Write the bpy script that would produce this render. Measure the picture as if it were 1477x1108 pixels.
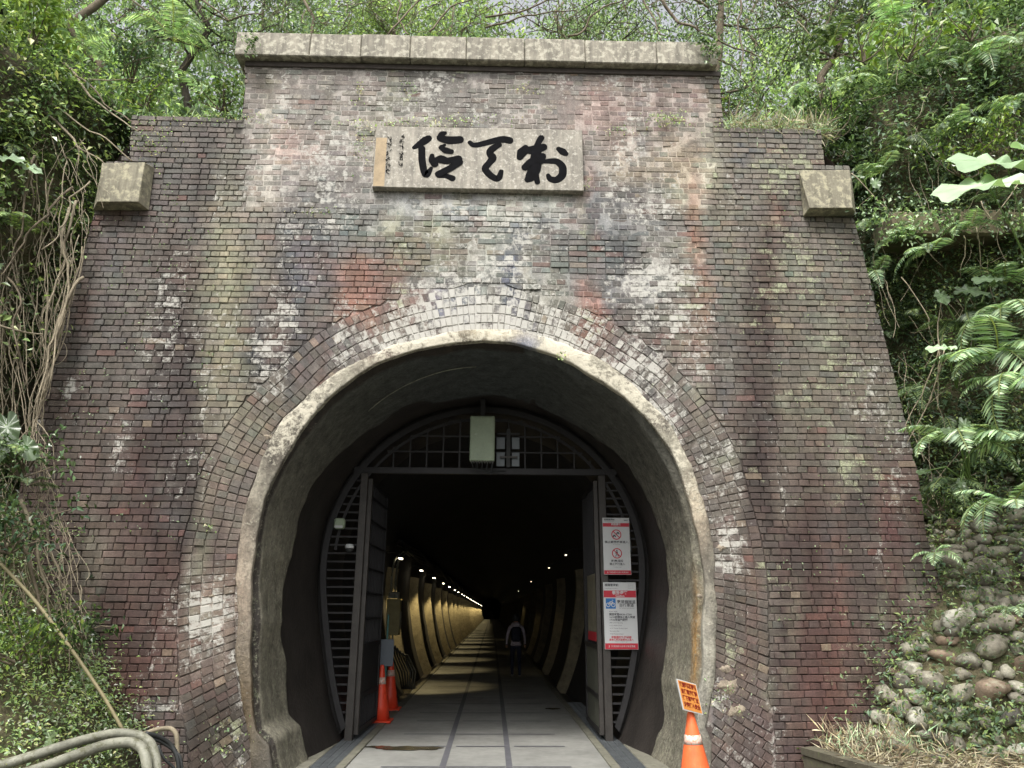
import bpy, math, random
import numpy as np
from mathutils import Vector, Matrix
random.seed(7); RNG = np.random.default_rng(7)
for o in list(bpy.data.objects): bpy.data.objects.remove(o)
S = bpy.context.scene; COL = S.collection; rad = math.radians

# ------------------------------------------------------------------ camera, sky, sun, exposure
CAM = np.array([0.12, 0.0, 1.6]); PITCH, YAW, ROLL = 17.0, 1.4, 0.3
FPX, PW, PH = 1075.0, 1477.0, 1108.0
p_, y_, r_ = rad(PITCH), rad(YAW), rad(ROLL)
CF = np.array([math.sin(y_)*math.cos(p_), math.cos(y_)*math.cos(p_), math.sin(p_)])
_r = np.array([math.cos(y_), -math.sin(y_), 0.0]); _u = np.cross(_r, CF)
CR = _r*math.cos(r_) + _u*math.sin(r_); CU = _u*math.cos(r_) - _r*math.sin(r_)
cd = bpy.data.cameras.new('camera'); cam = bpy.data.objects.new('camera', cd); COL.objects.link(cam)
cd.sensor_width = 36.0; cd.lens = 36.0*FPX/PW; cd.clip_end = 1000; cd.clip_start = 0.05
cam.matrix_world = Matrix(((CR[0], CU[0], -CF[0], CAM[0]), (CR[1], CU[1], -CF[1], CAM[1]), (CR[2], CU[2], -CF[2], CAM[2]), (0, 0, 0, 1)))
S.camera = cam
w = bpy.data.worlds.new('World'); S.world = w; w.use_nodes = True
wn = w.node_tree; wn.nodes.clear()
sky = wn.nodes.new('ShaderNodeTexSky'); sky.sky_type = 'NISHITA'; sky.sun_disc = False
SUN_EL, SUN_AZ = 56.0, 200.0       # azimuth measured clockwise from +Y: behind the camera, a little to the left
sky.sun_elevation = rad(SUN_EL); sky.sun_rotation = rad(SUN_AZ)
sky.air_density = 1.0; sky.dust_density = 6.0; sky.ozone_density = 1.0
hs = wn.nodes.new('ShaderNodeHueSaturation'); hs.inputs['Saturation'].default_value = 0.18
bg = wn.nodes.new('ShaderNodeBackground'); bg.inputs[1].default_value = 0.15
wo = wn.nodes.new('ShaderNodeOutputWorld')
wn.links.new(sky.outputs[0], hs.inputs['Color']); wn.links.new(hs.outputs[0], bg.inputs[0]); wn.links.new(bg.outputs[0], wo.inputs[0])
sd = bpy.data.lights.new('sun', 'SUN'); sd.energy = 1.5; sd.angle = rad(14); sd.color = (1.0, 0.96, 0.9)
sun = bpy.data.objects.new('sun', sd); COL.objects.link(sun)
az, el = rad(SUN_AZ), rad(SUN_EL)
to_sun = Vector((math.sin(az)*math.cos(el), math.cos(az)*math.cos(el), math.sin(el)))
sun.rotation_euler = to_sun.to_track_quat('Z', 'Y').to_euler()
S.view_settings.view_transform = 'Standard'; S.view_settings.look = 'None'
S.view_settings.exposure = 1.02; S.view_settings.gamma = 1.0; S.view_settings.use_curve_mapping = False

def at(px, py, Y=None, Z=None, X=None):
    d = CF + CR*(px-PW/2)/FPX - CU*(py-PH/2)/FPX
    t = (Y-CAM[1])/d[1] if Y is not None else ((Z-CAM[2])/d[2] if Z is not None else (X-CAM[0])/d[0])
    return CAM + d*t
def to_px(P):
    v = np.asarray(P, float) - CAM; z = v@CF
    return PW/2 + FPX*(v@CR)/z, PH/2 - FPX*(v@CU)/z

# ------------------------------------------------------------------ helpers
def lin(c):
    c = np.asarray(c, float)/255.0
    return np.where(c <= .04045, c/12.92, ((c+.055)/1.055)**2.4)
def vnoise(P, sc, seed=0):
    P = np.asarray(P, float)*sc; i = np.floor(P).astype(np.int64); f = P-i; f = f*f*(3-2*f)
    def h(a, b, c):
        n = (a*374761393 + b*668265263 + c*2147483647 + seed*974711) & 0xffffffff
        n = ((n ^ (n >> 13))*1274126177) & 0xffffffff
        return ((n ^ (n >> 16)) & 0xffff)/65535.0
    r = 0
    for dx in (0, 1):
        for dy in (0, 1):
            for dz in (0, 1):
                wgt = (f[..., 0] if dx else 1-f[..., 0])*(f[..., 1] if dy else 1-f[..., 1])*(f[..., 2] if dz else 1-f[..., 2])
                r = r + wgt*h(i[..., 0]+dx, i[..., 1]+dy, i[..., 2]+dz)
    return r*2-1
def fbm(P, sc, seed=0, o=3): return sum(vnoise(P, sc*2**k, seed+k)*0.5**k for k in range(o))
def link(o, parent=None):
    COL.objects.link(o)
    if parent is not None: o.parent = parent
    return o
def tag(o, label=None, cat=None, group=None, kind=None):
    if label: o['label'] = label
    if cat: o['category'] = cat
    if group: o['group'] = group
    if kind: o['kind'] = kind
    return o
def empty(name, loc, label, cat, group=None, rz=0, kind=None):
    o = bpy.data.objects.new(name, None); o.location = [float(v) for v in loc]; o.rotation_euler = (0, 0, rz); o.empty_display_size = .1
    COL.objects.link(o); return tag(o, label, cat, group, kind)
def fast(name, V, F, mat, attrs=None, smooth=False):
    """V (n,3), F (m,k) uniform polygons"""
    V = np.asarray(V, np.float32); F = np.asarray(F, np.int32); me = bpy.data.meshes.new(name)
    m, k = F.shape
    me.vertices.add(len(V)); me.vertices.foreach_set('co', V.ravel())
    me.loops.add(m*k); me.loops.foreach_set('vertex_index', F.ravel())
    me.polygons.add(m); me.polygons.foreach_set('loop_start', np.arange(0, m*k, k, dtype=np.int32))
    me.polygons.foreach_set('use_smooth', np.full(m, smooth))
    me.update(calc_edges=True)
    for nm, A in (attrs or {}).items():
        a = me.color_attributes.new(nm, 'FLOAT_COLOR', 'POINT')
        A = np.asarray(A, np.float32)
        if A.shape[1] == 3: A = np.hstack([A, np.ones((len(A), 1), np.float32)])
        a.data.foreach_set('color', A.ravel())
    if mat: me.materials.append(mat)
    me.validate(); return me
def mobj(name, me, parent=None, loc=None):
    o = bpy.data.objects.new(name, me)
    if loc is not None: o.location = [float(v) for v in loc]
    return link(o, parent)
class MB:
    """mesh builder with mixed polygons"""
    def __init__(s): s.v = []; s.f = []; s.mi = []; s.m = 0
    def add(s, V, F):
        n = len(s.v); s.v += [tuple(float(c) for c in v) for v in V]; s.f += [tuple(i+n for i in f) for f in F]; s.mi += [s.m]*len(F)
    def box(s, x0, x1, y0, y1, z0, z1, bev=0.0):
        if bev <= 0:
            V = [(x, y, z) for z in (z0, z1) for y in (y0, y1) for x in (x0, x1)]
            s.add(V, [(0, 2, 3, 1), (4, 5, 7, 6), (0, 1, 5, 4), (2, 6, 7, 3), (0, 4, 6, 2), (1, 3, 7, 5)])
        else:
            b = bev; V = []; 
            for z, d in ((z0, b), (z0+b, 0), (z1-b, 0), (z1, b)):
                for (x, y) in ((x0+b, y0), (x1-b, y0), (x1, y0+b), (x1, y1-b), (x1-b, y1), (x0+b, y1), (x0, y1-b), (x0, y0+b)):
                    V.append((min(max(x, x0+d), x1-d), min(max(y, y0+d), y1-d), z))
            F = [tuple(range(7, -1, -1)), tuple(range(24, 32))]
            for k in range(3):
                for i in range(8): F.append((k*8+i, k*8+(i+1) % 8, k*8+8+(i+1) % 8, k*8+8+i))
            s.add(V, F)
        return s
    def tube(s, pts, rs, n=6, cap=True):
        pts = [np.asarray(p, float) for p in pts]
        if not hasattr(rs, '__len__'): rs = [rs]*len(pts)
        up = np.array([0.31, 0.17, 0.93]); V = []; F = []
        for i, p in enumerate(pts):
            t = pts[min(i+1, len(pts)-1)] - pts[max(i-1, 0)]; t = t/(np.linalg.norm(t)+1e-9)
            a = up - t*(up@t)
            if np.linalg.norm(a) < .05: a = np.array([1., 0, 0]) - t*t[0]
            a /= np.linalg.norm(a); b = np.cross(t, a); up = a
            for k in range(n):
                q = 2*math.pi*k/n; V.append(p + rs[i]*(a*math.cos(q)+b*math.sin(q)))
        for i in range(len(pts)-1):
            for k in range(n): F.append((i*n+k, i*n+(k+1) % n, (i+1)*n+(k+1) % n, (i+1)*n+k))
        if cap: F += [tuple(range(n-1, -1, -1)), tuple((len(pts)-1)*n+k for k in range(n))]
        s.add(V, F); return s
    def lathe(s, prof, n=16, c=(0, 0)):
        V = []; F = []
        for r, z in prof:
            for k in range(n): q = 2*math.pi*k/n; V.append((c[0]+r*math.cos(q), c[1]+r*math.sin(q), z))
        for i in range(len(prof)-1):
            for k in range(n): F.append((i*n+k, i*n+(k+1) % n, (i+1)*n+(k+1) % n, (i+1)*n+k))
        F += [tuple(range(n-1, -1, -1)), tuple((len(prof)-1)*n+k for k in range(n))]
        s.add(V, F); return s
    def prism(s, poly, y0, y1):
        n = len(poly); V = [(x, y0, z) for x, z in poly]+[(x, y1, z) for x, z in poly]
        F = [tuple(range(n)), tuple(range(2*n-1, n-1, -1))]+[(i, i+n, (i+1) % n+n, (i+1) % n) for i in range(n)]
        s.add(V, F); return s
    def mesh(s, name, mats, smooth=False):
        me = bpy.data.meshes.new(name); me.from_pydata(s.v, [], s.f)
        for m in (mats if isinstance(mats, (list, tuple)) else [mats]): me.materials.append(m)
        me.polygons.foreach_set('material_index', s.mi)
        if smooth: me.polygons.foreach_set('use_smooth', [True]*len(s.f))
        me.update(); return me
    def obj(s, name, mats, parent=None, smooth=False, loc=None): return mobj(name, s.mesh(name, mats, smooth), parent, loc)

# ------------------------------------------------------------------ materials
def nodemat(name):
    m = bpy.data.materials.new(name); m.use_nodes = True; nt = m.node_tree
    return m, nt, nt.nodes['Principled BSDF']
def N(nt, t, **kw):
    n = nt.nodes.new(t)
    for k, v in kw.items():
        if k in n.inputs: n.inputs[k].default_value = v
        else: setattr(n, k, v)
    return n
def noise(nt, vec, scale, detail=4, rough=.6):
    n = N(nt, 'ShaderNodeTexNoise'); n.inputs['Scale'].default_value = scale; n.inputs['Detail'].default_value = detail; n.inputs['Roughness'].default_value = rough
    nt.links.new(vec, n.inputs['Vector']); return n.outputs['Fac']
def remap(nt, v, a, b, c, d):
    n = N(nt, 'ShaderNodeMapRange'); n.inputs[1].default_value = a; n.inputs[2].default_value = b; n.inputs[3].default_value = c; n.inputs[4].default_value = d
    nt.links.new(v, n.inputs[0]); return n.outputs[0]
def math_(nt, op, a, b):
    n = N(nt, 'ShaderNodeMath', operation=op)
    for i, x in enumerate((a, b)):
        if isinstance(x, (int, float)): n.inputs[i].default_value = x
        else: nt.links.new(x, n.inputs[i])
    return n.outputs[0]
def mixc(nt, fac, a, b, mode='MIX'):
    n = N(nt, 'ShaderNodeMix', data_type='RGBA', blend_type=mode)
    for i, x in ((0, fac), (6, a), (7, b)):
        if isinstance(x, (int, float)): n.inputs[i].default_value = x
        elif isinstance(x, (tuple, list, np.ndarray)): n.inputs[i].default_value = tuple(float(q) for q in x)[:3]+(1,)
        else: nt.links.new(x, n.inputs[i])
    return n.outputs[2]
def bump(nt, bsdf, h, strength=.4, dist=.01):
    b = N(nt, 'ShaderNodeBump'); b.inputs['Strength'].default_value = strength; b.inputs['Distance'].default_value = dist
    nt.links.new(h, b.inputs['Height']); nt.links.new(b.outputs[0], bsdf.inputs['Normal'])
def grey(nt, v):
    c = N(nt, 'ShaderNodeCombineColor')
    for i in range(3): nt.links.new(v, c.inputs[i])
    return c.outputs[0]
def worn(name, rgb, rough=.7, var=.35, scale=6.0, spots=None, metal=0.0, bmp=.3, spot_amt=.55, bdist=.004, spot_scale=None, streak=0.0, spot_mix=.85):
    """plain surface colour with grain, blotches and optional spots of a second colour"""
    m, nt, b = nodemat(name); g = N(nt, 'ShaderNodeNewGeometry').outputs['Position']
    n1 = noise(nt, g, scale, 6, .65); n2 = noise(nt, g, scale*9, 3)
    f = math_(nt, 'ADD', remap(nt, n1, .3, .7, 1-var, 1+var), remap(nt, n2, .3, .7, -var*.4, var*.4))
    if streak:
        mp = N(nt, 'ShaderNodeMapping'); mp.inputs['Scale'].default_value = (11, 11, 1.2); nt.links.new(g, mp.inputs[0]); f = math_(nt, 'MULTIPLY', f, remap(nt, noise(nt, mp.outputs[0], 1.0, 7, .7), .38, .6, 1-streak, 1+streak*.3))
    c = mixc(nt, 1.0, lin(rgb), grey(nt, f), 'MULTIPLY')
    if spots is not None:
        n3 = noise(nt, g, spot_scale or scale*2.3, 5, .7); c = mixc(nt, remap(nt, n3, spot_amt, spot_amt+.1, 0, spot_mix), c, lin(spots))
    nt.links.new(c, b.inputs['Base Color']); b.inputs['Roughness'].default_value = rough; b.inputs['Metallic'].default_value = metal
    bump(nt, b, math_(nt, 'ADD', n1, math_(nt, 'MULTIPLY', n2, .5)), bmp, bdist); return m
def attr_masonry(name, rough=.85, bdist=.006, lime_col=(182, 180, 172), var=.2, grain=70.0):
    m, nt, b = nodemat(name); g = N(nt, 'ShaderNodeNewGeometry').outputs['Position']
    a = N(nt, 'ShaderNodeVertexColor', layer_name='Col'); k = N(nt, 'ShaderNodeVertexColor', layer_name='Mask')
    sp = N(nt, 'ShaderNodeSeparateColor'); nt.links.new(k.outputs[0], sp.inputs[0])
    n1 = noise(nt, g, 7, 6, .7); n2 = noise(nt, g, grain, 4, .6); n3 = noise(nt, g, 16, 8, .78)
    mp = N(nt, 'ShaderNodeMapping'); mp.inputs['Scale'].default_value = (6, 6, 1.1); nt.links.new(g, mp.inputs[0]); n4 = noise(nt, mp.outputs[0], 1.5, 6, .7)
    f = math_(nt, 'ADD', remap(nt, n1, .3, .7, 1-var, 1+var), remap(nt, n2, .3, .7, -.26, .26))
    f = math_(nt, 'MULTIPLY', f, remap(nt, n4, .3, .7, .72, 1.24)); f = math_(nt, 'MULTIPLY', f, remap(nt, noise(nt, g, 26, 6, .75), .35, .55, .78, 1.06))
    c = mixc(nt, 1.0, a.outputs[0], grey(nt, f), 'MULTIPLY')
    lm = remap(nt, math_(nt, 'ADD', math_(nt, 'MULTIPLY', n3, 1.0), math_(nt, 'MULTIPLY', sp.outputs[0], .40)), .645, .76, 0, .85)
    c = mixc(nt, lm, c, lin(lime_col))
    n5 = noise(nt, g, 9, 9, .9)
    ms = remap(nt, math_(nt, 'ADD', n5, math_(nt, 'MULTIPLY', sp.outputs[1], .34)), .70, .78, 0, .7)
    c = mixc(nt, ms, c, mixc(nt, remap(nt, n2, .35, .65, 0, 1), lin((120, 126, 92)), lin((182, 186, 158))))
    nt.links.new(c, b.inputs['Base Color'])
    r = N(nt, 'ShaderNodeMapRange'); nt.links.new(sp.outputs[2], r.inputs[0]); r.inputs[3].default_value = rough; r.inputs[4].default_value = .4
    nt.links.new(r.outputs[0], b.inputs['Roughness'])
    bump(nt, b, math_(nt, 'ADD', n3, math_(nt, 'ADD', math_(nt, 'MULTIPLY', n2, .6), math_(nt, 'MULTIPLY', lm, .3))), .7, bdist); return m
def leafmat(name, tint=(1, 1, 1), rough=.36, trans=.42):
    m, nt, b = nodemat(name); a = N(nt, 'ShaderNodeVertexColor', layer_name='Col')
    oi = N(nt, 'ShaderNodeObjectInfo'); g = N(nt, 'ShaderNodeNewGeometry').outputs['Position']
    c = mixc(nt, 1.0, a.outputs[0], grey(nt, remap(nt, oi.outputs['Random'], 0, 1, .75, 1.25)), 'MULTIPLY')
    c = mixc(nt, 1.0, c, grey(nt, remap(nt, noise(nt, g, 1.3, 4), .3, .7, .75, 1.25)), 'MULTIPLY')
    nt.links.new(c, b.inputs['Base Color']); b.inputs['Roughness'].default_value = rough; b.inputs['Specular IOR Level'].default_value = .5
    t = N(nt, 'ShaderNodeBsdfTranslucent'); nt.links.new(mixc(nt, 1.0, c, (1.25, 1.35, .7), 'MULTIPLY'), t.inputs[0])
    mx = N(nt, 'ShaderNodeMixShader'); mx.inputs[0].default_value = trans
    nt.links.new(b.outputs[0], mx.inputs[1]); nt.links.new(t.outputs[0], mx.inputs[2]); nt.links.new(mx.outputs[0], nt.nodes['Material Output'].inputs[0]); return m
def plain(name, rgb, rough=.5, metal=0.0, emit=0):
    m, nt, b = nodemat(name); c = tuple(lin(rgb))+(1,); b.inputs['Base Color'].default_value = c; b.inputs['Roughness'].default_value = rough; b.inputs['Metallic'].default_value = metal
    if emit: b.inputs['Emission Color'].default_value = c; b.inputs['Emission Strength'].default_value = emit
    return m
M = {}
M['brick'] = attr_masonry('old_brick'); M['mortar'] = attr_masonry('mortar', .95, .004)
M['render'] = attr_masonry('lime_render', .9, .02, (196, 190, 172), .3, 40)
M['vault'] = attr_masonry('vault_concrete', .85, .03, (160, 156, 138), .45, 30)
M['stone'] = worn('coping_stone', (136, 131, 118), .85, .22, 5, (192, 188, 170), bmp=.6, spot_amt=.5, spot_scale=13, streak=.4, spot_mix=.6)
M['cornerstone'] = worn('corner_stone', (130, 125, 108), .85, .28, 4, (184, 178, 150), bmp=.6, spot_amt=.5, streak=.35, spot_mix=.6, spot_scale=9)
M['plaque'] = worn('plaque_stone', (142, 137, 126), .8, .28, 5, (190, 186, 174), bmp=.5, spot_amt=.54, spot_scale=26, streak=.35, spot_mix=.7)
M['ink'] = worn('black_paint', (9, 9, 12), .95, .5, 12, bmp=.3); M['ink'].node_tree.nodes['Principled BSDF'].inputs['Specular IOR Level'].default_value = .15
M['rust_stain'] = worn('ochre_stained_stone', (156, 138, 110), .8, .25, 8, (196, 172, 126), bmp=.3, spot_amt=.6)
M['steel'] = worn('painted_steel', (38, 37, 38), .55, .25, 9, (112, 84, 62), metal=.2, spot_amt=.68)
M['steel_light'] = worn('galvanised_steel', (62, 59, 56), .5, .25, 7, (86, 82, 76), metal=.3, spot_amt=.6)
M['sheet'] = worn('steel_sheet', (84, 86, 76), .6, .25, 5, (100, 108, 80), spot_amt=.62)
M['rib'] = worn('lit_rib_concrete', (124, 116, 94), .85, .3, 6, (84, 78, 66), bmp=.7, bdist=.02, spot_amt=.58)  # paler than the wall, so the lit strips are partly put into the colour
M['lining'] = worn('shade_dark_concrete', (34, 32, 30), .85, .3, 2.5, (24, 23, 22), bmp=.6, bdist=.02)  # darkened so that the shade between the ribs sits in the colour
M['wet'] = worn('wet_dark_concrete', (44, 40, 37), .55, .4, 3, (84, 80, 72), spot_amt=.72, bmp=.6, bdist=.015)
M['path'] = worn('path_concrete', (128, 128, 123), .7, .26, 1.1, (126, 122, 110), bmp=.25, spot_amt=.64)
M['line'] = worn('dark_path_band', (84, 84, 88), .7, .15, 5)
M['puddle'] = worn('wet_patch', (60, 56, 44), .18, .2, 3)
M['kerb'] = worn('kerb_concrete', (110, 108, 96), .85, .25, 5, (84, 88, 66), bmp=.4)
M['drain'] = worn('drain_steel', (92, 96, 98), .5, .25, 8, metal=.4)
M['dark'] = plain('dark_void', (16, 16, 16), .9)
M['soil'] = worn('bank_soil', (84, 78, 58), .95, .45, 3.5, (66, 78, 44), bmp=1.0, bdist=.05, spot_amt=.5)
M['forest_floor'] = worn('forest_floor', (46, 44, 26), .95, .4, 2, (40, 54, 22), bmp=1.0, bdist=.05)
M['bark'] = worn('bark', (104, 94, 78), .9, .4, 12, (136, 134, 120), bmp=.8, bdist=.01, spot_amt=.62)
M['darkbark'] = worn('dark_bark', (60, 54, 44), .9, .4, 10, (96, 98, 82), bmp=.8, bdist=.01, spot_amt=.62)
M['root'] = worn('dry_root', (140, 130, 110), .9, .4, 14, bmp=.6)
M['bamboo'] = worn('bamboo', (150, 140, 108), .6, .2, 10, (120, 112, 74), spot_amt=.66)
M['leaf'] = leafmat('leaf'); M['glossleaf'] = leafmat('glossy_leaf', rough=.28, trans=.22); M['straw'] = leafmat('straw', rough=.9, trans=.15)
M['cone'] = worn('cone_plastic', (226, 72, 44), .45, .1, 8, (196, 70, 50), spot_amt=.7, bmp=.1)
M['cone2'] = worn('faded_cone_plastic', (228, 104, 56), .6, .16, 7, (206, 130, 92), spot_amt=.62, bmp=.15, streak=.2)
M['reflect'] = worn('reflective_band', (206, 190, 178), .5, .2, 20, (226, 116, 76), spot_amt=.5)
M['white'] = worn('sign_white', (188, 190, 190), .5, .03, 4, bmp=.05); M['red'] = worn('sign_red', (176, 34, 52), .5, .05, 5, bmp=.05)
M['blue'] = worn('sign_blue', (30, 104, 168), .5, .05, 5, bmp=.05); M['text'] = plain('sign_text', (50, 50, 56), .6)
M['orange'] = worn('orange_board', (206, 136, 66), .55, .06, 9, bmp=.1); M['redtext'] = plain('board_text', (120, 24, 14), .6)
M['boxgreen'] = worn('pale_green_metal', (150, 164, 140), .5, .12, 5, (186, 196, 172), spot_amt=.62); M['grey'] = worn('grey_board', (100, 108, 116), .5, .08, 4)
M['pvc'] = worn('grey_conduit', (132, 132, 118), .6, .35, 5, (92, 92, 70), spot_amt=.52, bmp=.4); M['cable'] = worn('black_cable', (44, 46, 46), .6, .3, 10)
M['boxyellow'] = worn('old_meter_box', (150, 140, 96), .6, .2, 8, (110, 100, 66), spot_amt=.6)
M['dimlamp'] = plain('dim_lamp_glow', (255, 236, 200), .5, 0, 1.6)
M['lamp'] = plain('lamp_glow', (255, 240, 205), .5, 0, 9)
M['pane'] = worn('clouded_pane', (96, 104, 108), .4, .1, 3)

# ------------------------------------------------------------------ wear map of the facade (positions on the wall, colours of the stains)
FY = 8.2
BL = [ # x, y, rx, ry, colour, strength
 (300, 420, 330, 330, (112, 102, 97), .9), (1150, 420, 240, 330, (112, 105, 96), .9), (690, 200, 380, 130, (134, 126, 121), 1), (690, 350, 230, 80, (112, 116, 116), .95),
 (190, 900, 170, 260, (84, 57, 49), .95), (1190, 930, 150, 260, (82, 54, 47), .95), (90, 620, 60, 160, (90, 68, 60), .7), (150, 560, 90, 200, (96, 86, 80), .6), (1130, 640, 150, 120, (98, 88, 80), .6), (170, 440, 130, 100, (98, 90, 86), .7),
 (265, 225, 80, 70, (88, 82, 80), .8), (1110, 250, 75, 90, (112, 106, 98), .6), (345, 330, 60, 60, (96, 92, 90), .4),
 (330, 430, 30, 130, (146, 142, 116), .75), (425, 390, 22, 70, (92, 98, 112), .6), (395, 600, 40, 60, (120, 120, 90), .4), (285, 560, 20, 120, (124, 118, 96), .5),
 (250, 560, 36, 90, (60, 48, 44), .9), (255, 495, 16, 14, (92, 58, 40), .7), (240, 720, 44, 110, (76, 50, 46), .75), (225, 880, 50, 150, (108, 66, 58), .55), (250, 655, 30, 60, (72, 48, 44), .5),
 (372, 512, 10, 30, (42, 44, 54), .9), (366, 550, 7, 26, (60, 60, 66), .7), (412, 445, 6, 70, (62, 66, 78), .7), (425, 500, 30, 40, (104, 84, 78), .5),
 (520, 412, 44, 34, (134, 98, 86), .65), (560, 440, 40, 20, (150, 100, 84), .6), (455, 380, 26, 60, (100, 104, 118), .5),
 (640, 295, 60, 26, (152, 158, 168), .7), (700, 330, 30, 60, (134, 134, 128), .5), (760, 300, 60, 24, (168, 170, 160), .6), (600, 350, 50, 36, (134, 132, 104), .55), (640, 385, 50, 20, (142, 140, 108), .6),
 (747, 410, 14, 40, (86, 94, 118), .7), (790, 400, 26, 30, (122, 122, 100), .5), (820, 360, 60, 50, (110, 112, 112), .5), (900, 310, 60, 30, (90, 92, 98), .5), (960, 400, 40, 40, (132, 128, 122), .5), (905, 440, 40, 40, (92, 94, 100), .6),
 (850, 425, 12, 22, (150, 96, 82), .6), (1004, 420, 12, 90, (142, 104, 84), .6), (995, 470, 16, 30, (152, 104, 82), .45), (830, 285, 20, 60, (132, 110, 104), .3), (900, 150, 110, 60, (152, 120, 112), .5), (960, 250, 80, 50, (150, 132, 104), .55),
 (400, 200, 30, 110, (158, 146, 138), .5), (385, 220, 14, 50, (172, 166, 160), .5), (430, 215, 30, 20, (156, 118, 108), .4), (370, 290, 20, 30, (160, 152, 140), .6), (560, 260, 60, 30, (124, 114, 112), .4),
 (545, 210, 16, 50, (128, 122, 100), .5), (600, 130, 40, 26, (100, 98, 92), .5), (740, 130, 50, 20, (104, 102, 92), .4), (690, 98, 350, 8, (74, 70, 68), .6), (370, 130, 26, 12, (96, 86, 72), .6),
 (1020, 290, 20, 90, (150, 146, 128), .6), (1090, 560, 26, 150, (82, 60, 54), .75), (1125, 470, 30, 90, (90, 70, 64), .5), (1240, 480, 50, 160, (96, 82, 74), .5), (1180, 560, 60, 120, (112, 108, 90), .35),
 (1172, 800, 30, 90, (80, 52, 46), .75), (1200, 920, 40, 110, (106, 62, 52), .45), (1140, 960, 30, 120, (92, 64, 66), .4), (1230, 850, 40, 90, (78, 68, 66), .6), (1300, 760, 30, 60, (100, 56, 56), .5), (1320, 700, 20, 60, (96, 62, 60), .5),
 (1080, 880, 40, 100, (98, 92, 84), .6), (1040, 780, 30, 60, (110, 98, 90), .5), (985, 540, 50, 50, (128, 114, 108), .5), (880, 500, 40, 30, (126, 96, 88), .5), (940, 600, 30, 30, (120, 112, 108), .5),
 (300, 890, 45, 60, (166, 146, 130), .5), (300, 960, 40, 26, (150, 132, 118), .4), (320, 700, 40, 50, (124, 110, 98), .5), (340, 660, 30, 30, (110, 88, 80), .4), (300, 790, 30, 60, (102, 88, 82), .5),
 (320, 1060, 60, 60, (60, 48, 38), .85), (360, 980, 16, 90, (50, 42, 34), .5), (200, 1060, 80, 40, (78, 66, 58), .5), (235, 1000, 40, 16, (120, 92, 80), .4),
 (560, 470, 26, 16, (150, 106, 84), .6), (610, 440, 22, 14, (124, 78, 62), .7), (660, 445, 34, 26, (118, 124, 150), .75), (790, 450, 30, 30, (120, 118, 104), .5), (755, 480, 14, 30, (92, 100, 124), .8), (845, 460, 30, 20, (128, 88, 72), .6),
 (470, 500, 30, 26, (96, 92, 94), .6), (440, 540, 36, 30, (112, 96, 92), .5), (380, 590, 26, 30, (118, 114, 88), .5), (410, 610, 16, 20, (130, 88, 78), .4), (1055, 1030, 60, 60, (100, 84, 82), .5),
]
BL += [(1100+130*math.sin(i*2.4), 250+i*16, 12+6*math.sin(i), 9, (138, 144, 120), .4) for i in range(30)]
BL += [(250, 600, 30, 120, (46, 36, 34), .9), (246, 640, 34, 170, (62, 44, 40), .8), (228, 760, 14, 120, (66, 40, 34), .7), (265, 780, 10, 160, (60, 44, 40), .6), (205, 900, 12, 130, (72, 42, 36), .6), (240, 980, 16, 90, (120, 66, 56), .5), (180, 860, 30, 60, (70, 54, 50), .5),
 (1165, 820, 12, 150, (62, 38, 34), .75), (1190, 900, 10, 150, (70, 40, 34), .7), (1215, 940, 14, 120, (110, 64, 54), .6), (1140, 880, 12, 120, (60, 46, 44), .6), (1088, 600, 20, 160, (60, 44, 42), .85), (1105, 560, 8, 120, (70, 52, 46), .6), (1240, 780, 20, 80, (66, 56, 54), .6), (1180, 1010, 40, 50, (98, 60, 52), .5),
 (412, 470, 7, 110, (44, 48, 58), .8), (428, 400, 9, 80, (78, 84, 100), .7), (470, 360, 10, 90, (84, 88, 98), .6), (352, 470, 9, 60, (80, 78, 60), .5), (330, 450, 14, 130, (150, 144, 112), .6), (540, 400, 30, 30, (148, 94, 74), .6), (500, 440, 20, 20, (160, 104, 84), .5),
 (600, 395, 20, 40, (120, 100, 84), .5), (742, 380, 10, 60, (78, 86, 110), .7), (690, 380, 12, 60, (150, 152, 150), .6), (660, 300, 10, 50, (160, 166, 174), .6), (780, 330, 10, 60, (96, 100, 104), .6), (860, 330, 8, 60, (86, 88, 92), .6), (890, 370, 26, 40, (84, 86, 92), .6), (1000, 360, 8, 110, (140, 98, 76), .6), (858, 400, 8, 50, (140, 88, 74), .6), (915, 280, 40, 20, (80, 80, 84), .6), (1040, 340, 14, 80, (146, 142, 116), .5), (640, 350, 90, 20, (126, 124, 96), .5)]
rg = random.Random(5)
for i in range(130):
    x, y = rg.uniform(80, 1320), rg.uniform(100, 1060); c = rg.choice([(70, 60, 56), (78, 66, 58), (134, 126, 112), (120, 116, 96), (96, 98, 104), (110, 76, 64), (84, 82, 82)])
    BL.append((x, y, rg.uniform(4, 10), rg.uniform(20, 80), c, rg.uniform(.35, .7)))
for i in range(70):
    x, y = rg.uniform(80, 1320), rg.uniform(110, 1080); c = rg.choice([(90, 74, 68), (126, 118, 108), (104, 102, 106), (138, 126, 112), (112, 84, 74), (92, 88, 84)])
    BL.append((x, y, rg.uniform(8, 26), rg.uniform(14, 70), c, rg.uniform(.25, .55)))
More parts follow.
